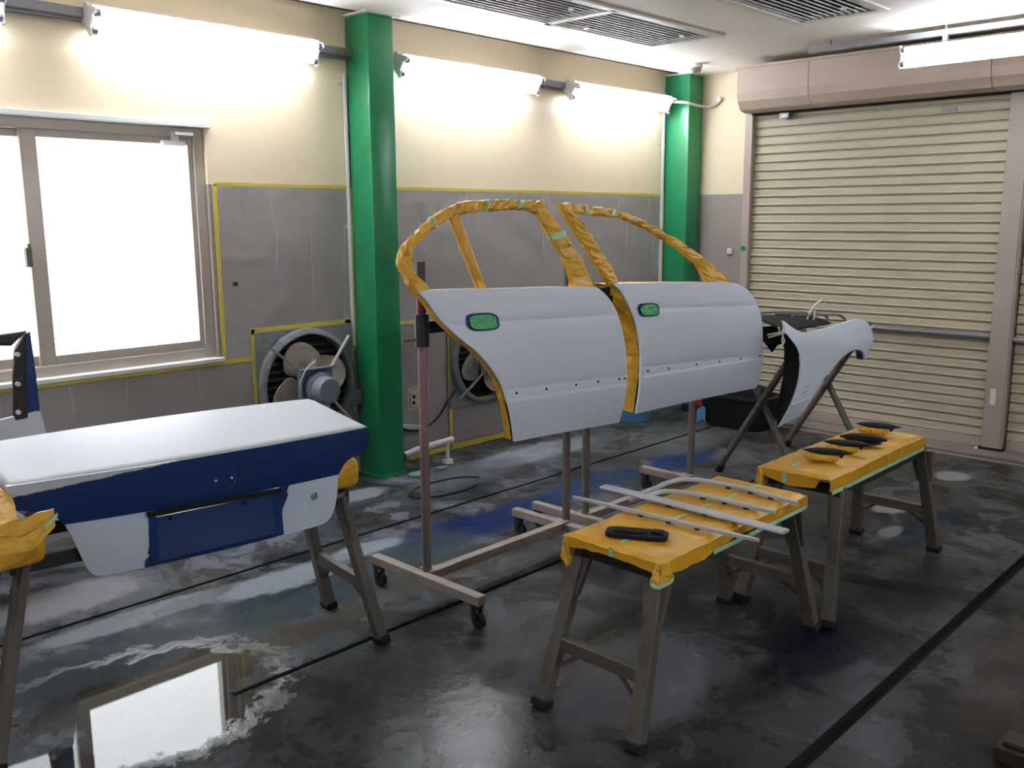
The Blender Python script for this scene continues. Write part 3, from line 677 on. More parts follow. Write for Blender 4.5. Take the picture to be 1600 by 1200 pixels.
# ------------------------------------------------------------------ car doors
Y0 = 2.62
def doff(z):
    q = (z-.66)/.67
    if q > 1: return .05+(z-1.33)*.22
    if q > .55: return .05*((q-.55)/.45)**2
    return .05*((.55-q)/.55)**2
def make_door(lab, loc, skin, crease, l1, l2, holes, hand, depth, frames, divider, tapes, jamb_mat, edge_idx, seed):
    t = thing('car_door', lab, 'car door', loc, 'masked car doors on stands')
    ln = lambda p, x: p[0][1]+(p[1][1]-p[0][1])*(x-p[0][0])/(p[1][0]-p[0][0])
    def yf(x, z):
        y = Y0+doff(z)
        d = z-ln(crease, x); y += .004*math.exp(-(d/.006)**2)           # pressed swage line
        d1 = z-ln(l1, x); y += .003*math.exp(-(d1/.004)**2)
        d2 = z-ln(l2, x)
        y -= .006*(1/(1+math.exp(d2/.0025)))                              # lower sill stands proud
        return y
    P = [tuple(p) for p in smooth_poly(skin, 4)]
    # dense rows along the pressed lines so that they read as relief
    V = list(P); m = MB(); n = len(P)
    V2 = [Vector(p) for p in P]
    x0, x1 = min(p[0] for p in P), max(p[0] for p in P)
    for L in (crease, l1, l2):
        for k in range(1, 60):
            x = x0+(x1-x0)*k/60
            for dz in (-.009, -.003, .003, .009):
                p = (x, ln(L, x)+dz)
                if inside(p, P) and min((Vector(p)-q).length for q in V2[:n]) > .008: V2.append(Vector(p))
    st = .045; z = min(p[1] for p in P)+st/2
    while z < max(p[1] for p in P):
        x = x0+st/2
        while x < x1:
            if inside((x, z), P) and min((Vector((x, z))-q).length for q in V2[:n]) > .02 and all(abs(z-ln(L, x)) > .02 for L in (crease, l1, l2)): V2.append(Vector((x, z)))
            x += st
        z += st
    R_ = delaunay_2d_cdt(V2, [(i, (i+1) % n) for i in range(n)], [], 1, 1e-5)
    m.add([(v[0], yf(v[0], v[1]), v[1]) for v in R_[0]], [tuple(q) for q in R_[2]])
    m.add([(v[0], yf(v[0], v[1])+.012, v[1]) for v in R_[0]], [tuple(reversed(q)) for q in R_[2]])
    m.add([(x, yf(x, z), z) for x, z in P]+[(x, yf(x, z)+.012, z) for x, z in P], [(i, (i+1) % n, (i+1) % n+n, i+n) for i in range(n)])
    sk = m.build('skin', 'primer', t, smooth=True)
    # dark hem line behind the skin edge, then the masked inner shell
    C_ = Vector((sum(p[0] for p in P)/n, sum(p[1] for p in P)/n))
    inn = [tuple(C_+(Vector(p)-C_)*.992) for p in P]
    m = MB(); base = Y0+.012
    m.add([(x, Y0+doff(z)+.011, z) for x, z in inn]+[(x, Y0+doff(z)+.02, z) for x, z in inn], [(i, (i+1) % n, (i+1) % n+n, i+n) for i in range(n)]); m.build('hem', 'black', t, smooth=True)
    m = MB(); rnd = random.Random(seed); ring = []
    K = 5
    for k in range(K+1):
        for i, (x, z) in enumerate(inn):
            j = .004 if 0 < k < K else 0
            ring.append((x+rnd.uniform(-j, j)+.004*k/K*(1 if x < C_.x else -1), Y0+doff(z)+.018+(depth-.018)*k/K, z+rnd.uniform(-j, j)))
    m.add(ring, [(k*n+i, k*n+(i+1) % n, (k+1)*n+(i+1) % n, (k+1)*n+i) for k in range(K) for i in range(n)]); m.build('masked_edge', jamb_mat, t)
    V3, F3 = fill([(x+.004*(1 if x < C_.x else -1), z) for x, z in inn], .09)
    m = MB(); m.add([(x, Y0+doff(z)+depth, z) for x, z in V3], F3); m.build('inner_panel', 'blue', t)
    for x, z in holes:
        m = MB(); m.disc((x, yf(x, z)-.0005, z), (0, 1, 0), .0055, .004, 10); m.build('trim_hole', 'dark', sk)
    # handle recess covered by green film
    hx, hz, hw, hh, tilt = hand
    def rr(w_, h_, rad=.6):
        return [(hx+w_*math.copysign(abs(math.cos(a*math.pi/16))**rad, math.cos(a*math.pi/16)), hz+h_*math.copysign(abs(math.sin(a*math.pi/16))**rad, math.sin(a*math.pi/16))-tilt*(w_*math.cos(a*math.pi/16))) for a in range(32)]
    m = MB(); m.prism(rr(hw, hh), lambda x, z: (x, yf(x, z)-.003, z), (0, .006, 0)); hr = m.build('handle_opening', 'blue', t)
    m = MB(); rn = random.Random(3); G = rr(hw*.82, hh*.8); V4, F4 = fill(G, .012)
    m.add([(x, yf(x, z)-.005-rn.uniform(0, .006), z) for x, z in V4], F4); m.build('green_film', 'green', hr, fixn=False)
    FY = lambda x, z: Y0+doff(z)+.02
    for k, (o, i, nseg) in enumerate(frames):
        m = strip_loft(smooth_poly(o, 4, False), smooth_poly(i, 4, False), FY, .035, nseg, .0055, seed=seed+k); fr = m.build('window_frame', 'papercrease', t)
        for a, b in tapes[k]:
            m = strip_loft(smooth_poly(o, 4, False), smooth_poly(i, 4, False), FY, .035, 120, .001, a, b, .004, seed=seed+9); m.build('tape_band', 'gtape', fr)
    if divider:
        m = strip_loft(divider[0], divider[1], FY, .028, 14, .002, seed=seed+5); m.build('quarter_divider', 'paper', t)
    return t
RD_SKIN = [(2.278, 1.324), (2.353, 1.327), (2.605, 1.317), (3.321, 1.285), (3.377, 1.258), (3.431, 1.206), (3.472, 1.137), (3.506, 1.034), (3.531, 0.937), (3.551, 0.834), (3.559, 0.755), (3.561, 0.602), (3.044, 0.633), (2.801, 0.645), (2.76, 0.746), (2.716, 0.844), (2.677, 0.921), (2.607, 1.005), (2.529, 1.076), (2.47, 1.118), (2.414, 1.163), (2.368, 1.207), (2.338, 1.248), (2.31, 1.289)]
RD_OUT = [(2.284, 1.306), (2.25, 1.358), (2.233, 1.412), (2.223, 1.438), (2.264, 1.496), (2.331, 1.541), (2.432, 1.601), (2.525, 1.638), (2.608, 1.662), (2.772, 1.673), (3.103, 1.671), (3.167, 1.59), (3.231, 1.509), (3.307, 1.412), (3.354, 1.307), (3.353, 1.27)]
RD_IN = [(2.372, 1.31), (2.339, 1.356), (2.304, 1.384), (2.292, 1.421), (2.306, 1.474), (2.339, 1.507), (2.421, 1.552), (2.516, 1.596), (2.617, 1.616), (2.773, 1.627), (2.978, 1.632), (3.038, 1.621), (3.077, 1.567), (3.12, 1.497), (3.172, 1.417), (3.199, 1.33), (3.186, 1.27)]
rear = make_door('rear car door in grey primer, with quarter divider, beside the near green column', (2.9, 2.75, 0), RD_SKIN, [(2.382, 1.191), (3.473, 1.145)], [(2.695, .894), (3.543, .845)], [(2.723, .842), (3.554, .801)],
          [(2.771, .869), (2.962, .860), (3.166, .851), (3.328, .844), (3.492, .835), (3.536, .832)], (2.579, 1.187, .092, .036, .08), .06,
          [(RD_OUT, RD_IN, 70)], ([(2.521, 1.603), (2.616, 1.30)], [(2.577, 1.613), (2.668, 1.30)]), [[(.475, .485), (.605, .62), (.80, .815), (.255, .27)]], 'papercrease', 0, 21)
m = MB(); m.box((3.40, Y0+.055, 1.235), (3.47, Y0+.085, 1.275)); m.box((3.44, Y0+.055, 1.20), (3.49, Y0+.08, 1.234)); m.build('door_latch', 'black', rear, bevel=.004)
FD_SKIN = [(3.465, 1.29), (4.0, 1.268), (4.518, 1.238), (4.606, 1.223), (4.69, 1.182), (4.763, 1.116), (4.814, 1.037), (4.857, .908), (4.895, .773), (4.92, .662), (4.915, .588), (4.30, .612), (3.692, .627), (3.677, .738), (3.656, .917), (3.636, 1.004), (3.61, 1.091), (3.569, 1.177), (3.517, 1.253)]
FD_BO = [(3.478, 1.27), (3.397, 1.387), (3.321, 1.487), (3.25, 1.586), (3.201, 1.658)]
FD_BI = [(3.546, 1.27), (3.527, 1.352), (3.453, 1.446), (3.367, 1.557), (3.30, 1.63)]
FD_TO = [(3.205, 1.664), (3.411, 1.656), (3.601, 1.636), (3.768, 1.599), (3.939, 1.544), (4.114, 1.476), (4.297, 1.398), (4.429, 1.325), (4.554, 1.235)]
FD_TI = [(3.24, 1.618), (3.509, 1.606), (3.725, 1.578), (3.929, 1.507), (4.101, 1.432), (4.20, 1.37), (4.272, 1.319), (4.32, 1.24)]
make_door('front car door in grey primer with a sloping window frame, nearest the shutter', (4.2, 2.75, 0), FD_SKIN, [(3.815, 1.15), (4.762, 1.098)], [(3.672, .871), (4.891, .801)], [(3.675, .821), (4.9, .776)],
          [(3.723, .845), (3.907, .836), (4.173, .824), (4.404, .813), (4.634, .804), (4.857, .794)], (3.714, 1.151, .088, .033, .07), .14,
          [(FD_BO, FD_BI, 26), (FD_TO, FD_TI, 50)], None, [[], [(.115, .135), (.265, .28), (.41, .425)]], 'papercrease', 0, 33)

# door stands on casters ---------------------------------------------------
def stand(lab, xa, xb, ya, pmat, ztop):
    yc = ya; t = thing('door_stand', lab, 'stand', ((xa+xb)/2, yc, 0), 'wheeled door stands')
    for x in (xa, xb):
        m = MB(); m.beam((x-.03, 2.44, .118), (x-.03, 3.12, .118), .045, .04); cb = m.build('cross_foot', 'rackbeam', t, bevel=.004)
        for y in (2.47, 3.09):
            cs = MB(); cs.box((x-.05, y-.02, .085), (x-.01, y+.02, .098)); cs.box((x-.05, y-.012, .04), (x-.045, y+.012, .09)); cs.box((x-.015, y-.012, .04), (x-.01, y+.012, .09)); cst = cs.build('caster', 'darksteel', cb)
        for y in (2.46, 3.08):
            m = MB(); m.disc((x-.03, y, .032), (1, 0, 0), .032, .024, 16); m.build('wheel', 'rubber', cb, bevel=.003)
        m = MB(); m.tube([(x, yc, .13), (x, yc, ztop)], .0195, 12); m.build('pole', pmat if x == xa else 'pole', t, smooth=True)
        sgn = 1 if x == xa else -1
        m = MB(); m.prism([(0, 0), (.14*sgn, 0), (0, .085)], lambda p, q: (x-.01+p, yc-.02+0, .14+0*q) if False else (x-.01+p, yc-.04+q, .139), (0, 0, .006)); m.build('gusset_plate', 'rackbeam', t)
    m = MB(); m.beam((xa, yc, .118), (xb, yc, .118), .045, .04); m.build('base_rail', 'rackbeam', t, bevel=.004)
    m = MB(); m.beam((xa, yc-.03, 1.17), (xb, yc-.03, 1.17), .03, .05); m.build('hanger_bar', 'darksteel', t, bevel=.004)
    m = MB(); m.tube([(xa, yc, 1.09), (xa, yc, 1.22)], .03, 10); m.build('collar', 'darksteel', t)
    m = MB(); m.beam((xa-.01, yc, 1.12), (xa-.11, yc-.01, 1.125), .012, .012); m.build('clamp_lever', 'steel', t)
    for k in (.25, .75):
        x = xa+(xb-xa)*k; m = MB(); m.beam((x, yc-.03, 1.17), (x, 2.70, 1.16), .03, .03); m.build('support_arm', 'darksteel', t)
stand('wheeled stand with a pink and red pole, under the rear car door', 2.40, 3.30, 2.80, 'pole_pink', 1.43)
stand('wheeled grey stand under the front car door', 3.45, 4.40, 2.80, 'pole', 1.20)

# ------------------------------------------------------------------ work benches
def bench(lab, cx, cy, foot_l, foot_w, top_l, top_w, h, group='folding work benches'):
    t = thing('work_bench', lab, 'bench', (cx, cy, 0), group)
    for sx in (-1, 1):
        for sy in (-1, 1):
            ft = (cx+sx*foot_l/2, cy+sy*foot_w/2, .0); tp = (cx+sx*top_l/2*.93, cy+sy*top_w/2*.9, h-.01)
            m = MB(); m.beam(ft, tp, .042, .052, (0, 1, 0), .036, .046); lg = m.build('leg', 'alu', t, bevel=.004)
            d = (Vector(tp)-Vector(ft)); e = Vector(ft)+d*.055
            m = MB(); m.beam(ft, e, .052, .062, (0, 1, 0)); m.build('rubber_foot', 'rubber', lg, bevel=.005)
            a = Vector(ft)+d*.70; m = MB(); m.beam(a, Vector(ft)+d*.98, .02, .066, (0, 1, 0), .02, .10); m.build('hinge_plate', 'alu', lg)
        k = .40; fx = cx+sx*(foot_l/2+(top_l*.93-foot_l)/2*k); wy = foot_w/2+(top_w*.9-foot_w)/2*k; z = (h-.01)*k
        m = MB(); m.beam((fx, cy-wy, z), (fx, cy+wy, z), .03, .045); m.build('cross_bar', 'alu', t, bevel=.003)
        for sy in (-1, 1):
            k2 = .22; fx2 = cx+sx*(foot_l/2+(top_l*.93-foot_l)/2*k2); w2 = foot_w/2*.97
            m = MB(); m.beam((fx, cy+sy*wy*.42, z-.015), (fx2, cy+sy*w2, (h-.01)*k2), .008, .014); m.build('brace', 'steel', t)
    m = MB()
    for sy in (-1, 1): m.beam((cx-top_l/2, cy+sy*(top_w/2-.02), h-.025), (cx+top_l/2, cy+sy*(top_w/2-.02), h-.025), .035, .045)
    for sx in (-1, 1): m.beam((cx+sx*(top_l/2-.018), cy-top_w/2+.03, h-.025), (cx+sx*(top_l/2-.018), cy+top_w/2-.03, h-.025), .03, .04)
    m.build('top_frame', 'darksteel', t, bevel=.003)
    return t
def paper_cover(lab, x0, x1, y0, y1, z0, z1, seed, drape, tapes, mat='paper'):
    t = thing('paper_cover', lab, 'masking paper', ((x0+x1)/2, (y0+y1)/2, z0), 'paper wrapped bench tops')
    rnd = random.Random(seed); nx, ny = 40, 18; rad = .012
    def top(uu, vv):
        x = x0+(x1-x0)*uu; y = y0+(y1-y0)*vv
        e = min(x-x0, x1-x, y-y0, y1-y); dz = -.010*max(0, 1-e/.02)**2
        return (x, y, z1+dz+.004*noise.noise((x*9, y*9, seed))+.003*noise.noise((x*25, y*25, seed)))
    m = MB(); m.grid(top, nx, ny)
    # skirts, each with its own ragged lower hem
    def skirt(pa, pb, low, n=40):
        def fn(uu, vv):
            a = Vector(pa).lerp(Vector(pb), uu); w = noise.noise((a.x*14, a.y*14, seed+5)); w2 = noise.noise((a.x*40, a.y*40, seed+2))
            zt = top((a.x-x0)/(x1-x0), (a.y-y0)/(y1-y0))[2]; zl = low(uu)+.006*w2
            d = Vector((pb[1]-pa[1], -(pb[0]-pa[0]), 0)).normalized()
            return Vector((a.x, a.y, zt+(zl-zt)*vv))+d*(.006*w*vv+.002*w2)
        m.grid(fn, n, 5)
    skirt((x0, y0, 0), (x1, y0, 0), drape[0]); skirt((x1, y0, 0), (x1, y1, 0), drape[1], 16); skirt((x1, y1, 0), (x0, y1, 0), drape[2]); skirt((x0, y1, 0), (x0, y0, 0), drape[3], 16)
    m.build('paper', mat, t, smooth=False, fixn=False, solid=.0015)
    for (xa, ya), (xb, yb), wd, zz in tapes:
        m = MB(); d = Vector((xb-xa, yb-ya, 0)); d.normalize(); p = Vector((-d.y, d.x, 0))*wd/2
        if zz is None:
            def tf(uu, vv):
                q = Vector((xa+(xb-xa)*uu, ya+(yb-ya)*uu, 0))+p*(2*vv-1); zt = top((q.x-x0)/(x1-x0), (q.y-y0)/(y1-y0))[2]; return (q.x, q.y, zt+.002)
            m.grid(tf, 12, 1)
        else:
            def tf(uu, vv):
                q = Vector((xa+(xb-xa)*uu, ya+(yb-ya)*uu, 0)); return (q.x, q.y, zz[0]+(zz[1]-zz[0])*vv)
            m.grid(tf, 12, 1)
        m.build('green_tape', 'gtape', t, fixn=False, solid=.001)
    return t, top
HB = .545
bench('folding grey work bench nearest the camera under grey mouldings', 2.68, 1.69, 1.17, .385, .90, .34, HB)
bench('folding grey work bench nearest the shutter under four door handles', 3.89, 1.648, 1.16, .385, .92, .32, HB)
lb = bench('longer folding work bench carrying the trunk lid', 1.40, 2.93, 1.32, .42, 1.12, .36, .62); lb.rotation_euler[2] = math.atan2(-.1233, .9924)
tp1, top1 = paper_cover('ochre masking paper wrapped over the near work bench top', 2.175, 3.115, 1.475, 1.855, HB+.005, .592, 4,
    [lambda a: .545-.012*math.sin(a*9), lambda a: .55, lambda a: .55, lambda a: .548+.012*math.sin(a*3.14)],
    [((2.22, 1.66), (2.30, 1.66), .016, None), ((2.46, 1.665), (2.60, 1.665), .014, None), ((2.68, 1.665), (2.76, 1.665), .014, None), ((2.82, 1.66), (2.93, 1.66), .013, None), ((3.0, 1.66), (3.09, 1.66), .014, None),
     ((2.173, 1.652), (2.173, 1.668), .01, (.56, .59)), ((2.46, 1.468), (3.10, 1.468), .01, (.536, .552))])
# crumpled corner tails
def tail(parent, x, y, z, w_, l_, seed, mat='papercrease'):
    m = MB(); rnd = random.Random(seed)
    def fn(uu, vv):
        a = 2*math.pi*uu; rr = w_*(.55+.45*vv)*(1+.25*math.sin(3*a+seed)); return (x+rr*math.cos(a)+rnd.uniform(-.003, .003), y+rr*.6*math.sin(a)+rnd.uniform(-.003, .003), z-l_*vv*(1+.15*math.sin(2*a)))
    m.grid(fn, 14, 7); m.build('paper_tail', mat, parent, fixn=False, solid=.0015)
tail(tp1, 2.185, 1.845, .58, .024, .085, 1); tail(tp1, 2.195, 1.485, .585, .038, .062, 5)
m = MB(); m.grid(lambda a, b: (2.195+.041*math.cos(2*math.pi*a)*(1+.25*math.sin(6*math.pi*a+5)), 1.485+.025*math.sin(2*math.pi*a)*(1+.25*math.sin(6*math.pi*a+5)), .517+.012*b-.009*math.sin(4*math.pi*a)), 24, 1); m.build('green_tape', 'gtape', tp1, fixn=False, solid=.001)
tp2, top2 = paper_cover('ochre masking paper wrapped over the far work bench top', 3.335, 4.315, 1.49, 1.80, HB+.004, .598, 8,
    [lambda a: .540, lambda a: .548, lambda a: .55, lambda a: .558-.022*math.sin(a*3.14)**2+.03*(a > .85)],
    [((3.40, 1.68), (3.46, 1.68), .016, None), ((3.333, 1.67), (3.333, 1.69), .01, (.545, .59)), ((3.345, 1.483), (4.31, 1.483), .01, (.528, .545))])
tail(tp2, 3.35, 1.79, .585, .035, .075, 3)

# things on the near bench ------------------------------------------------
def moulding(lab, path, w_, th, taper=.25):
    P = smooth_poly(path, 6, False, 80); n = len(P); m = MB(); b = 0; K = 8
    for i, p in enumerate(P):
        d = (P[min(i+1, n-1)]-P[max(i-1, 0)]).normalized(); s_ = d.cross(Vector((0, 0, 1))).normalized(); up = s_.cross(d)
        e = min(i, n-1-i)/(n*.12); k = 1 if taper == 0 else (taper+(1-taper)*min(1, e)**.6)
        for j in range(K):
            a = 2*math.pi*j/K; ca = math.copysign(abs(math.cos(a))**.5, math.cos(a)); sa = math.copysign(abs(math.sin(a))**.5, math.sin(a))
            m.v.append(tuple(p+s_*ca*w_/2*k+up*sa*th/2))
    for i in range(n-1):
        for j in range(K): m.f.append((i*K+j, i*K+(j+1) % K, (i+1)*K+(j+1) % K, (i+1)*K+j))
    m.f.append(tuple(range(K))); m.f.append(tuple((n-1)*K+j for j in reversed(range(K))))
    return m, lab
def mould_thing(lab, path, w_, th, taper, clips):
    t = thing('moulding', lab, 'moulding', path[len(path)//2], 'grey mouldings laid across the near bench')
    m, _ = moulding(lab, path, w_, th, taper); m.build('strip', 'trim', t, smooth=True)
    for k in clips:
        P = resample([Vector(p) for p in path], 20)[int(k*20)]; q = MB(); q.box((P.x-w_*.3, P.y-.008, P.z-th/2-.006), (P.x+w_*.3, P.y+.008, P.z-th/2+.002)); q.build('clip', 'black', t)
mould_thing('narrow straight grey moulding next to the black bezel', [(2.455, 2.05, .606), (2.478, 1.70, .606), (2.50, 1.335, .606)], .02, .012, .5, (.4, .55, .7))
mould_thing('widest flat grey moulding, square ended', [(2.63, 2.05, .607), (2.635, 1.7, .607), (2.628, 1.31, .607)], .048, .012, 0, (.4, .6))
mould_thing('curved grey moulding with bent end beside the wide flat one', [(2.63, 1.93, .575), (2.68, 1.885, .595), (2.74, 1.84, .608), (2.78, 1.72, .609), (2.79, 1.58, .607), (2.785, 1.43, .606)], .026, .013, .3, (.5, .65, .8))
mould_thing('curved grey moulding with bent end at the far end of the near bench', [(2.82, 1.95, .575), (2.86, 1.925, .595), (2.92, 1.87, .608), (2.955, 1.76, .609), (2.965, 1.6, .607), (2.93, 1.42, .606)], .026, .013, .3, (.5, .65, .8))
# black bezel
t = thing('handle_surround', 'black plastic handle bezel with a slot lying on the near bench', 'bezel', (2.305, 1.66, .595))
ang = math.radians(-62); ux, uy = math.cos(ang), math.sin(ang)
def bz(a, b, z=.594): return (2.30+a*ux-b*uy, 1.655+a*uy+b*ux, z)
def rrect(w_, h_, k=.45, n=28): return [(w_*math.copysign(abs(math.cos(a*2*math.pi/n))**k, math.cos(a*2*math.pi/n)), h_*math.copysign(abs(math.sin(a*2*math.pi/n))**k, math.sin(a*2*math.pi/n))) for a in range(n)]
m = MB(); m.prism(rrect(.10, .042), lambda a, b: bz(a, b, .596), (0, 0, .014)); pb = m.build('plate', 'black', t, bevel=.004, smooth=True)
m = MB(); O_ = rrect(.055, .022); m.prism([(a-.02, b) for a, b in O_], lambda a, b: bz(a, b, .6085), (0, 0, .006)); m.build('slot_rim', 'black', t, bevel=.002)
m = MB(); m.prism([(a-.02, b) for a, b in rrect(.045, .014)], lambda a, b: bz(a, b, .6125), (0, 0, .0035)); m.build('slot', 'dark', t)
m = MB(); m.prism([(.045, -.01), (.085, -.02), (.085, .02), (.05, .022)], lambda a, b: bz(a, b, .609), (0, 0, .010)); m.build('mount_boss', 'black', t, bevel=.005)

# door handles on the far bench ------------------------------------------------
def handle(lab, cx, cy, rz, flipped=False):
    t = thing('door_handle', lab, 'door handle', (cx, cy, .596), 'door handles on the far bench', rz)
    def loc(p): R = Matrix.Rotation(rz, 3, 'Z'); return tuple(R @ Vector(p)+Vector((cx, cy, .598)))
    def add(vs, fs, nm, mat, **k):
        m = MB(); m.add([loc(p) for p in vs], fs); return m.build(nm, mat, t, **k)
    def lens(L, Wd, z0, z1, n=18, tilt=0, bow=0):
        vs = []; K = 8
        for i in range(n+1):
            s_ = -1+2*i/n; w_ = Wd*max(.06, (1-abs(s_)**2.4)); 
            for j in range(K):
                a = 2*math.pi*j/K; vs.append((L*s_, w_*math.cos(a)+0, (z0+z1)/2+(z1-z0)/2*math.sin(a)*max(.25, 1-abs(s_)**3)+tilt*w_*math.cos(a)+bow*(1-s_*s_)))
        fs = [(i*K+j, i*K+(j+1) % K, (i+1)*K+(j+1) % K, (i+1)*K+j) for i in range(n) for j in range(K)]+[tuple(range(K)), tuple(n*K+j for j in reversed(range(K)))]
        return vs, fs
    if flipped:
        add(*lens(.098, .034, .012, .055, bow=0), 'grip', 'black', smooth=True)
        add(*lens(.075, .024, .0, .03), 'base_shell', 'rubber', smooth=True)
    else:
        vs, fs = lens(.098, .024, .039, .055, tilt=.35); add(vs, fs, 'grip', 'black', smooth=True)
        nx, ny = 12, 6; rnd = random.Random(int(cx*100)); m = MB()
        def fn(uu, vv):
            a = 2*math.pi*vv; w_ = .024; h_ = .019; x = -.085+.13*uu; e = .6+.4*min(1, min(uu, 1-uu)*6)
            return loc((x+rnd.uniform(-.002, .002), w_*e*math.cos(a)+rnd.uniform(-.003, .003)-.006, .023+h_*e*math.sin(a)+rnd.uniform(-.002, .002)))
        m.grid(fn, 14, 12)
        m.f.append(tuple(range(12))); m.f.append(tuple(14*13+j for j in reversed(range(12)))); m.build('paper_wrapped_base', 'papercrease', t)
        m = MB(); m.beam(loc((.052, -.008, .026)), loc((.064, -.004, .046)), .008, .010); m.build('lever_pin', 'black', t)
handle('black door handle on a paper wrapped base, nearest the taped bench end', 3.55, 1.605, math.radians(-68))
handle('black door handle on a paper wrapped base, second from the taped bench end', 3.74, 1.605, math.radians(-70))
handle('all black door handle without yellow paper on the far bench', 3.93, 1.615, math.radians(-72), True)
handle('black door handle on a paper wrapped base, nearest the shutter', 4.165, 1.645, math.radians(-74))

# ------------------------------------------------------------------ trunk lid
TA = math.atan2(-.1233, .9924); tdir = Vector((.9924, -.1233, 0)); tn = Vector((.1233, .9924, 0))
tb = tdir*1.06+tn*2.821
T = thing('trunk_lid', 'car trunk lid, white primed top and blue rear panel, on the long bench', 'trunk lid', (tb.x, tb.y, 0), None, TA)
def TL(x, y, z): p = tb+tdir*x+tn*y; return (p.x, p.y, z)
def yrear(x, z): return .030*(x/.588)**2+max(0, .86-z)*.10
def lid_top(uu, vv):
    a = 2*uu-1; hw = .590+.037*vv; x = a*hw; yb_ = .585-.05*(x/.63)**2; y = vv*yb_+yrear(x, .86)*(1-vv)
    z = .862+.022*vv+.010*(1-a*a)*math.sin(math.pi*min(1, vv*1.0))-.012*max(0, 1-vv/.05)**2-.010*max(0, (abs(a)-.965)/.035)**2-.006*max(0, (vv-.97)/.03)
    return TL(x, y, z)
m = MB(); m.grid(lid_top, 48, 30); m.build('top_panel', 'primerw', T, smooth=True, fixn=False, solid=.012)
BAND = [(-.588, .858), (.588, .854), (.586, .800), (.575, .765), (.515, .752), (.485, .735), (.466, .697), (.2, .698), (-.2, .706), (-.447, .713), (-.468, .742), (-.50, .762), (-.575, .785), (-.586, .81)]
def tpanel(poly, yf, th, name, mat, parent, step=.05, **k):
    V2, F2 = fill(poly, step); n = len(poly); m = MB()
    m.add([TL(x, yf(x, z), z) for x, z in V2], F2); m.add([TL(x, yf(x, z)+th, z) for x, z in V2], [tuple(reversed(q)) for q in F2])
    m.add([TL(x, yf(x, z), z) for x, z in poly]+[TL(x, yf(x, z)+th, z) for x, z in poly], [(i, (i+1) % n, (i+1) % n+n, i+n) for i in range(n)])
    return m.build(name, mat, parent, smooth=True, **k)
band = tpanel([tuple(p) for p in smooth_poly(BAND, 3)], lambda x, z: yrear(x, z)-.004+.03*max(0, (.73-z)/.03)*.3, .02, 'rear_band', 'trunk_band', T)
LOW = [(-.445, .715), (.466, .70), (.462, .62), (.448, .56), (.425, .53), (.39, .519), (0, .517), (-.335, .520), (-.372, .530), (-.392, .56), (-.415, .63)]
low = tpanel([tuple(p) for p in smooth_poly(LOW, 4)], lambda x, z: yrear(x, z)+.008, .012, 'rear_lower_panel', 'trunk_lower', T)
# number plate recess: a proud frame with a sunken floor
px0, px1, pz0, pz1 = -.185, .215, .530, .690
fl_ = lambda x, z: yrear(x, z)+.022
m = MB()
def ring(x0, x1, z0, z1, dy): return [TL(x0, yrear(x0, z0)+dy, z0), TL(x1, yrear(x1, z0)+dy, z0), TL(x1-.015, yrear(x1, z1)+dy, z1), TL(x0+.0, yrear(x0, z1)+dy, z1)]
A_ = ring(px0-.022, px1+.03, pz0-.008, pz1+.01, .0); B_ = ring(px0, px1, pz0+.006, pz1-.006, -.006); 
m.add(A_+B_, [(0, 1, 5, 4), (1, 2, 6, 5), (2, 3, 7, 6), (3, 0, 4, 7)]); m.add(ring(px0, px1, pz0+.006, pz1-.006, -.006), [(0, 1, 2, 3)])
A2 = ring(px0-.022, px1+.03, pz0-.008, pz1+.01, .02); m.add(A_+A2, [(0, 4, 5, 1), (1, 5, 6, 2), (2, 6, 7, 3), (3, 7, 4, 0)])
pr = m.build('plate_recess', 'blue', T, bevel=0)
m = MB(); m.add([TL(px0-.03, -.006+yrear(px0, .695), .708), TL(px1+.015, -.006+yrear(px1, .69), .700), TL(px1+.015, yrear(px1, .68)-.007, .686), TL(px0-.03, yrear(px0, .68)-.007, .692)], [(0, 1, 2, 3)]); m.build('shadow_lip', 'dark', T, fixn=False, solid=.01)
for x, z in ((-.145, .672), (.10, .672)):
    m = MB(); m.disc(TL(x, yrear(x, z)-.007, z), tn, .006, .004, 10); m.build('bolt_hole', 'dark', pr)
m = MB(); c0 = Vector(TL(.035, yrear(.035, .771)-.005, .771)); m.tube([tuple(c0+tdir*.038*math.cos(a*math.pi/16)+Vector((0, 0, .038*math.sin(a*math.pi/16)))) for a in range(32)], .0016, 6, True); m.build('emblem_outline', 'blue', band, smooth=True)
for x in (.005, .058):
    m = MB(); m.disc(TL(x, yrear(x, .769)-.005, .769), tn, .0042, .004, 10); m.build('emblem_pin_hole', 'white', band)
m = MB(); m.disc(TL(.366, yrear(.366, .636)+.010, .636), tn, .013, .006, 16); lk = m.build('lock_opening', 'dark', T)
m = MB(); m.lathe(TL(.364, yrear(.366, .636)+.008, .636), -tn, [(0, .011), (.004, .010), (.006, .004), (.0065, 0)], 14); m.build('green_film', 'green', lk, smooth=True)
m = MB()
for (x0, x1) in ((-.52, .52),):
    def ib(uu, vv): return TL(x0+(x1-x0)*uu, .05+.50*vv, .80-.10*math.sin(math.pi*vv))
    m.grid(ib, 12, 8)
m.build('inner_panel', 'blue', T, smooth=True, fixn=False, solid=.01)
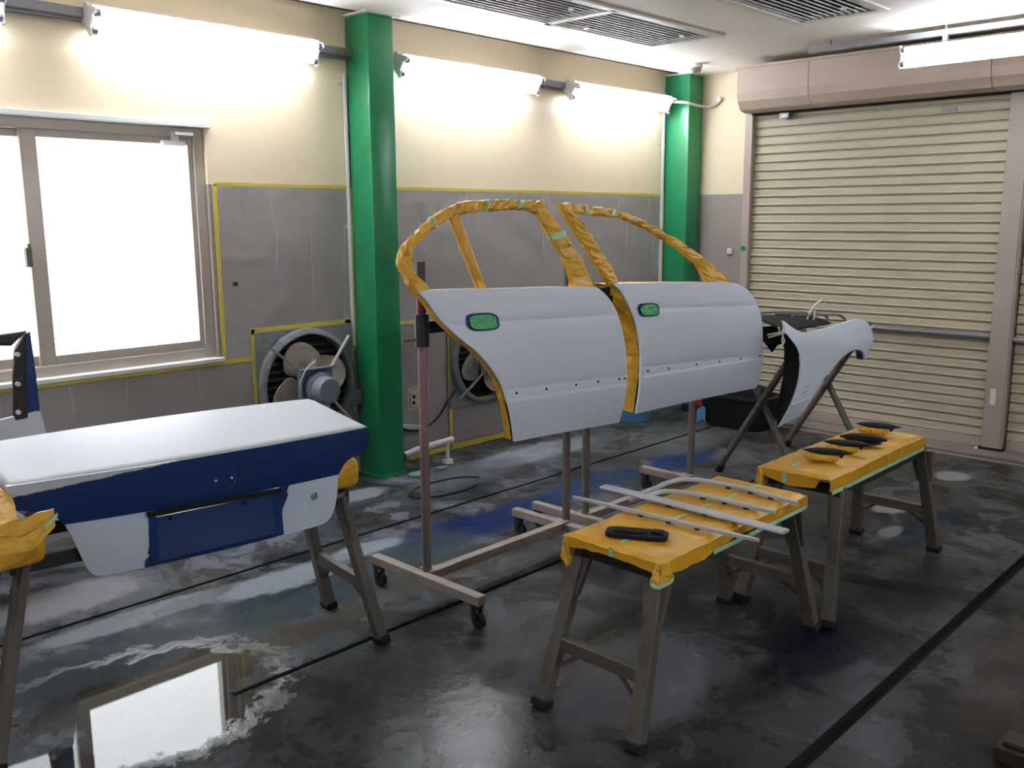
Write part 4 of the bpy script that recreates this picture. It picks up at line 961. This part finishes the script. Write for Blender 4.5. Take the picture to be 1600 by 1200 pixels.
# pads of paper between lid and bench, crumpled sheet at the left end
def pad(lab, x0, x1, y0, y1, z0, z1, seed):
    t = thing('paper_pad', lab, 'masking paper', ((x0+x1)/2, (y0+y1)/2, z0), 'paper wrapped pads under the trunk lid')
    m = MB()
    def sph(uu, vv):
        a = 2*math.pi*uu; b = math.pi*(vv-.5); ca = math.cos(a); sa = math.sin(a); k = .25
        sx = math.copysign(abs(ca)**k, ca); sy = math.copysign(abs(sa)**k, sa); cb = abs(math.cos(b))**.3; sb = math.copysign(abs(math.sin(b))**.5, math.sin(b))
        n_ = noise.noise((sx*2+seed, sy*2, sb*2))*.012
        return ((x0+x1)/2+(x1-x0)/2*sx*cb+n_, (y0+y1)/2+(y1-y0)/2*sy*cb+n_, (z0+z1)/2+(z1-z0)/2*sb)
    m.grid(sph, 32, 14); m.build('paper', 'papercrease', t); return t
pad('ochre paper pad under the right end of the trunk lid', 1.86, 1.99, 2.68, 3.05, .615, .735, 2)
pad('ochre paper pad propping the left end of the trunk lid', .72, .90, 2.72, 3.05, .615, .74, 6)
t = thing('draped_paper', 'crumpled ochre masking paper at the left end of the trunk lid', 'masking paper', (.74, 2.7, .62))
m = MB()
def dr(uu, vv):
    x = .60+.215*uu+.02*math.sin(vv*4); y = 2.90-.33*vv; z = .87-.02*uu-.13*max(0, vv-.35)**1.1-.02*vv
    k = .010*noise.noise((x*14, vv*5, 2))+.006*noise.noise((x*40, vv*14, 5)); return (x-.02*vv, y+k, z+k*1.5)
m.grid(dr, 24, 28)
def dr2(uu, vv):
    x = .66+.21*uu; z = .80-.045*math.sin(math.pi*min(1, uu*.95+.05))*vv-.022*vv+.03*uu*(1-vv); k = .012*noise.noise((x*18, vv*4, 9)); return (x, 2.565-.03*math.sin(math.pi*uu)*vv+k, z+k)
m.grid(dr2, 20, 10); m.build('sheet', 'papercrease', t, fixn=False, solid=.002)
m = MB(); m.grid(lambda a, b: (.80+.075*a, 2.553, .745+.06*a+.012*b), 6, 1); m.build('teal_tape', 'gtape', t, fixn=False, solid=.001)

# ------------------------------------------------------------------ car door and stand behind the trunk lid
YD = 4.10
t = thing('car_door', 'car door with a dark blue window frame standing below the window', 'car door', (1.1, YD, 0))
pnl = [(.62, .735), (1.0, .755), (1.38, .79), (1.396, .785), (1.400, .70), (1.415, .55), (1.44, .38), (1.478, .20), (1.05, .185), (.62, .18)]
panel([tuple(p) for p in smooth_poly(pnl, 3)], lambda x, z: YD+.06*((z-.5)/.3)**2, .02, .07).build('skin', 'primerw', t, smooth=True)
m = strip_loft([(1.40, .78), (1.398, .95), (1.390, 1.135)], [(1.335, .78), (1.345, .95), (1.360, 1.12)], lambda x, z: YD+.06, .03, 20, .001); m.build('blue_pillar', 'blue', t)
m = strip_loft([(1.345, .77), (1.352, .95), (1.372, 1.14)], [(1.285, .765), (1.30, .95), (1.315, 1.06)], lambda x, z: YD+.045, .03, 20, .001); dp = m.build('dark_pillar', 'darksteel', t)
m = strip_loft([(1.372, 1.14), (1.2, 1.128), (.9, 1.10), (.6, 1.06)], [(1.30, 1.08), (1.2, 1.095), (.9, 1.07), (.6, 1.03)], lambda x, z: YD+.045, .03, 24, .001); m.build('top_rail', 'darksteel', t)
for x, z in ((1.322, 1.045), (1.312, .92), (1.302, .80)):
    m = MB(); m.disc((x, YD+.04, z), (0, 1, 0), .010, .012, 12); m.build('bolt', 'white', dp)
m = strip_loft([(1.478, .20), (1.46, .27)], [(1.425, .20), (1.42, .27)], lambda x, z: YD+.075, .03, 6, .002); m.build('yellow_tape_wrap', 'paper', t)
t = thing('low_stand', 'low pale stand under the car door below the window', 'stand', (1.1, YD+.06, 0))
for x in (1.24, .86):
    m = MB(); m.tube([(x, YD+.09, .02), (x, YD+.09, .20)], .022, 10); lg = m.build('leg', 'conduit', t, smooth=True)
    m = MB(); m.lathe((x, YD+.09, 0), (0, 0, 1), [(0, .03), (.02, .028)], 12); m.build('rubber_foot', 'rubber', lg)
m = MB(); m.beam((.75, YD+.09, .175), (1.36, YD+.09, .175), .05, .03); m.build('rail', 'conduit', t, bevel=.003)

# ------------------------------------------------------------------ fender on X trestle
t = thing('folding_trestle', 'grey tubular folding trestle with crossed legs, holding the fender', 'trestle', (5.45, 2.7, 0))
for x in (5.0, 5.9):
    for ya, yb_, zt, dx in ((2.975, 2.445, .90, 0), (2.445, 2.975, .93, .045)):
        m = MB(); m.tube([(x+dx, ya, .02), (x+dx, yb_, zt)], .0215, 10); lg = m.build('leg', 'steel', t, smooth=True)
        d = (Vector((x+dx, yb_, zt))-Vector((x+dx, ya, 0))).normalized(); b0 = Vector((x+dx, ya, .004)); m = MB(); m.tube([b0, b0+d*.05], .025, 10); m.build('rubber_foot', 'rubber', lg)
    m = MB(); m.tube([(x-.03, 2.71, .45), (x+.075, 2.71, .45)], .012, 8); m.build('pivot_bolt', 'darksteel', t)
for y, z in ((2.445, .905), (2.975, .935)):
    m = MB(); m.tube([(4.9, y, z), (5.93, y, z)], .018, 10); m.build('top_rail', 'steel', t, smooth=True)
FEND = [(4.794, 1.019), (4.874, .970), (4.973, .939), (5.131, .932), (5.346, .938), (5.586, .950), (5.727, .952), (5.838, .927), (5.907, .870), (5.927, .806), (5.889, .734), (5.838, .677), (5.80, .727), (5.727, .756), (5.621, .766), (5.511, .746), (5.35, .681), (5.188, .596), (5.071, .499), (4.996, .439), (4.778, .408), (4.813, .477), (4.848, .533), (4.901, .616), (4.932, .699), (4.929, .793), (4.891, .852), (4.827, .906), (4.772, .954)]
def fy(x, z):
    o = 2.42
    if z > .85: o += .05*((z-.85)/.17)**2
    if z < .6: o += .04*((.6-z)/.2)**2
    k = .794+(x-4.937)*.04; o += .004*math.exp(-((z-k)/.006)**2)*(1 if x < 5.38 else 0)
    if abs(x-5.65) < .4: o -= .014*math.exp(-((z-.79)/.06)**2)*math.cos((x-5.65)/.4*math.pi/2)
    return o
F = thing('car_fender', 'primed car front fender with wheel arch resting on the trestle', 'fender', (5.35, 2.45, .41))
P = [tuple(p) for p in smooth_poly(FEND, 4)]
panel(P, fy, .012, .03).build('skin', 'primer', F, smooth=True)
E1 = [(4.772, .954), (4.827, .906), (4.891, .852), (4.929, .793), (4.932, .699), (4.901, .616), (4.848, .533), (4.813, .477), (4.778, .408)]
S1 = smooth_poly(E1, 3, False); m = MB()
m.grid(lambda a, b: (lambda p: (p.x+.012*b, fy(p.x, p.y)+.008+.10*b*math.sin(math.pi*min(1, max(0, a*1.02)))**.5, p.y))(S1[min(len(S1)-1, int(round(a*(len(S1)-1))))]), len(S1)-1, 4); m.build('inner_flange', 'black', F, smooth=True, fixn=False, solid=.004)
E2 = [(5.838, .677), (5.80, .727), (5.727, .756), (5.621, .766), (5.511, .746), (5.35, .681), (5.188, .596), (5.071, .499)]
S2 = smooth_poly(E2, 3, False); m = MB()
m.grid(lambda a, b: (lambda p: (p.x, fy(p.x, p.y)+.006+.05*b, p.y+.002))(S2[min(len(S2)-1, int(round(a*(len(S2)-1))))]), len(S2)-1, 2); m.build('arch_lip', 'blue', F, smooth=True, fixn=False, solid=.003)
for x, z in ((5.03, .617), (5.005, .585)):
    m = MB(); m.beam((x-.035, fy(x, z)-.001, z-.004), (x+.035, fy(x, z)-.001, z+.006), .004, .008); m.build('emblem_slot', 'trim', F)
m = MB(); m.beam((4.85, fy(4.86, .53)-.003, .531), (5.075, fy(5.07, .53)-.003, .537), .006, .010); m.build('sill_ridge', 'primer', F, bevel=.002)
# black liner draped over the trestle top and tied with string
t = thing('wheel_liner', 'black plastic liner lying across the trestle top behind the fender', 'liner', (5.3, 2.7, .9))
m = MB()
def li(uu, vv):
    x = 4.90+.62*uu; a = math.pi*vv; y = 2.98-.46*vv; z = .935+.07*math.sin(a)*(1-.45*uu)+.01*noise.noise((x*6, y*6, 0)); return (x, y, z)
m.grid(li, 24, 14); m.build('arched_sheet', 'black', t, smooth=True, fixn=False, solid=.006)
tri = [(4.90, .95), (5.36, .93), (5.35, .835), (5.20, .815), (5.15, .775), (5.06, .845), (4.92, .895)]
panel([tuple(p) for p in smooth_poly(tri, 2)], lambda x, z: 2.70+.02*math.sin(x*9), .006, .05).build('hanging_flap', 'black', t)
for y in (2.62, 2.74, 2.86):
    m = MB(); m.tube(smooth_poly([(5.2, y, 1.005), (5.5, y, .985), (5.78, y-.03, .965), (5.86, y-.04, .93)], 4, False), .008, 6); m.build('rib', 'duct', t, smooth=True)
t = thing('tie_string', 'white string tied in a bow around the trestle rail and liner', 'string', (5.05, 2.44, .93))
for P_ in ([(4.62, 2.47, .955), (4.69, 2.43, .965), (4.84, 2.46, .96), (5.0, 2.47, .93)], [(4.62, 2.465, .94), (4.69, 2.43, .955), (4.84, 2.46, .945), (5.0, 2.47, .92)]):
    m = MB(); m.tube(smooth_poly(P_, 4, False), .004, 6); m.build('wrap', 'string', t, smooth=True)
for sx in (-1, 1):
    m = MB(); m.tube([(4.69+sx*(.014+.02*math.sin(math.pi*k/12)), 2.425, .97+.05*k/12*math.sin(math.pi*k/12)+(.012 if sx < 0 else .02)*math.sin(2*math.pi*k/12)) for k in range(13)], .0045, 6); m.build('bow_loop', 'string', t, smooth=True)
m = MB(); m.tube(smooth_poly([(4.69, 2.42, .97), (4.69, 2.415, .945), (4.685, 2.415, .92), (4.70, 2.415, .90), (4.715, 2.415, .915), (4.70, 2.415, .935)], 4, False), .0045, 6); m.build('bow_tail', 'string', t, smooth=True)
t = thing('tie_string', 'white string end sticking up behind the fender top', 'string', (5.55, 2.62, .93))
for P_ in ([(5.38, 2.62, .93), (5.42, 2.62, 1.0), (5.50, 2.62, 1.05), (5.60, 2.62, 1.07), (5.63, 2.62, 1.055)], [(5.43, 2.60, .93), (5.45, 2.60, .98), (5.46, 2.60, 1.02)]):
    m = MB(); m.tube(smooth_poly(P_, 4, False), .006, 6); m.build('strand', 'string', t, smooth=True)

# ------------------------------------------------------------------ clutter by the corner
t = thing('black_tub', 'black rubbery tub on the floor behind the trestle', 'tub', (6.22, 3.62, 0))
m = MB()
def tubf(x0, y0, prof, k=.35, n=36):
    mb = MB()
    for h, rx, ry in prof:
        for j in range(n):
            a = 2*math.pi*j/n; ca, sa = math.cos(a), math.sin(a); mb.v.append((x0+rx*math.copysign(abs(ca)**k, ca), y0+ry*math.copysign(abs(sa)**k, sa), h))
    for i in range(len(prof)-1):
        for j in range(n): mb.f.append((i*n+j, i*n+(j+1) % n, (i+1)*n+(j+1) % n, (i+1)*n+j))
    mb.f.append(tuple(reversed(range(n)))); mb.f.append(tuple((len(prof)-1)*n+j for j in range(n))); return mb
tubf(6.25, 3.55, [(0, .13, .22), (.03, .15, .25), (.22, .17, .28), (.24, .19, .30), (.26, .19, .30), (.26, .165, .27), (.06, .14, .23)]).build('shell', 'rubber', t, smooth=True)
tubf(6.22, 3.50, [(.10, .12, .18), (.26, .13, .20), (.32, .12, .17), (.335, .08, .12)], .6).build('rolled_sheet', 'black', t, smooth=True)
m = MB(); m.grid(lambda a, b: (6.07+.01*math.sin(a*5), 3.74+.07*a, .03+.10*b+.02*math.sin(a*4)), 6, 4); m.build('blue_rag', 'bucket', t, fixn=False, solid=.006)
t = thing('plastic_bucket', 'light blue plastic bucket on the floor between the two doors', 'bucket', (5.90, 4.30, 0))
m = MB(); m.lathe((5.90, 4.30, 0), (0, 0, 1), [(0, .125), (.02, .13), (.26, .155), (.262, .165), (.30, .168), (.30, .152), (.03, .12)], 32); m.build('body', 'bucket', t, smooth=True)
m = MB(); m.tube([(5.90+.172*math.cos(math.pi*k/14), 4.30-.06*math.sin(math.pi*k/14)-.06, .27-.10*math.sin(math.pi*k/14)) for k in range(15)], .004, 6); m.build('bail_handle', 'duct', t, smooth=True)
m = MB(); m.lathe((5.90, 4.30, .24), (0, 0, 1), [(0, .1545), (.004, .158), (.012, .158), (.016, .156)], 32); m.build('rib', 'bucket', t, smooth=True)
t = thing('tool_box', 'red and white box on the floor in the corner by the shutter', 'box', (6.58, 4.06, 0))
m = MB(); m.box((6.44, 4.00, .07), (6.72, 4.16, .22)); m.build('red_body', 'red', t, bevel=.006)
m = MB(); m.box((6.44, 3.90, .08), (6.72, 3.998, .21)); m.build('white_side', 'white', t, bevel=.006)
m = MB(); m.box((6.40, 3.88, .0), (6.74, 4.18, .07)); m.build('dark_base', 'rubber', t, bevel=.006)
t = thing('wood_block', 'short dark wooden block on the floor at the lower right corner', 'wood block', (2.88, .63, 0))
o = MB().box((2.79, .44, 0), (2.90, .695, .045)).build('plank', 'wood', t, bevel=.004)
o = MB().box((2.81, .44, .046), (2.89, .68, .062)).build('plank', 'wood', t, bevel=.003)
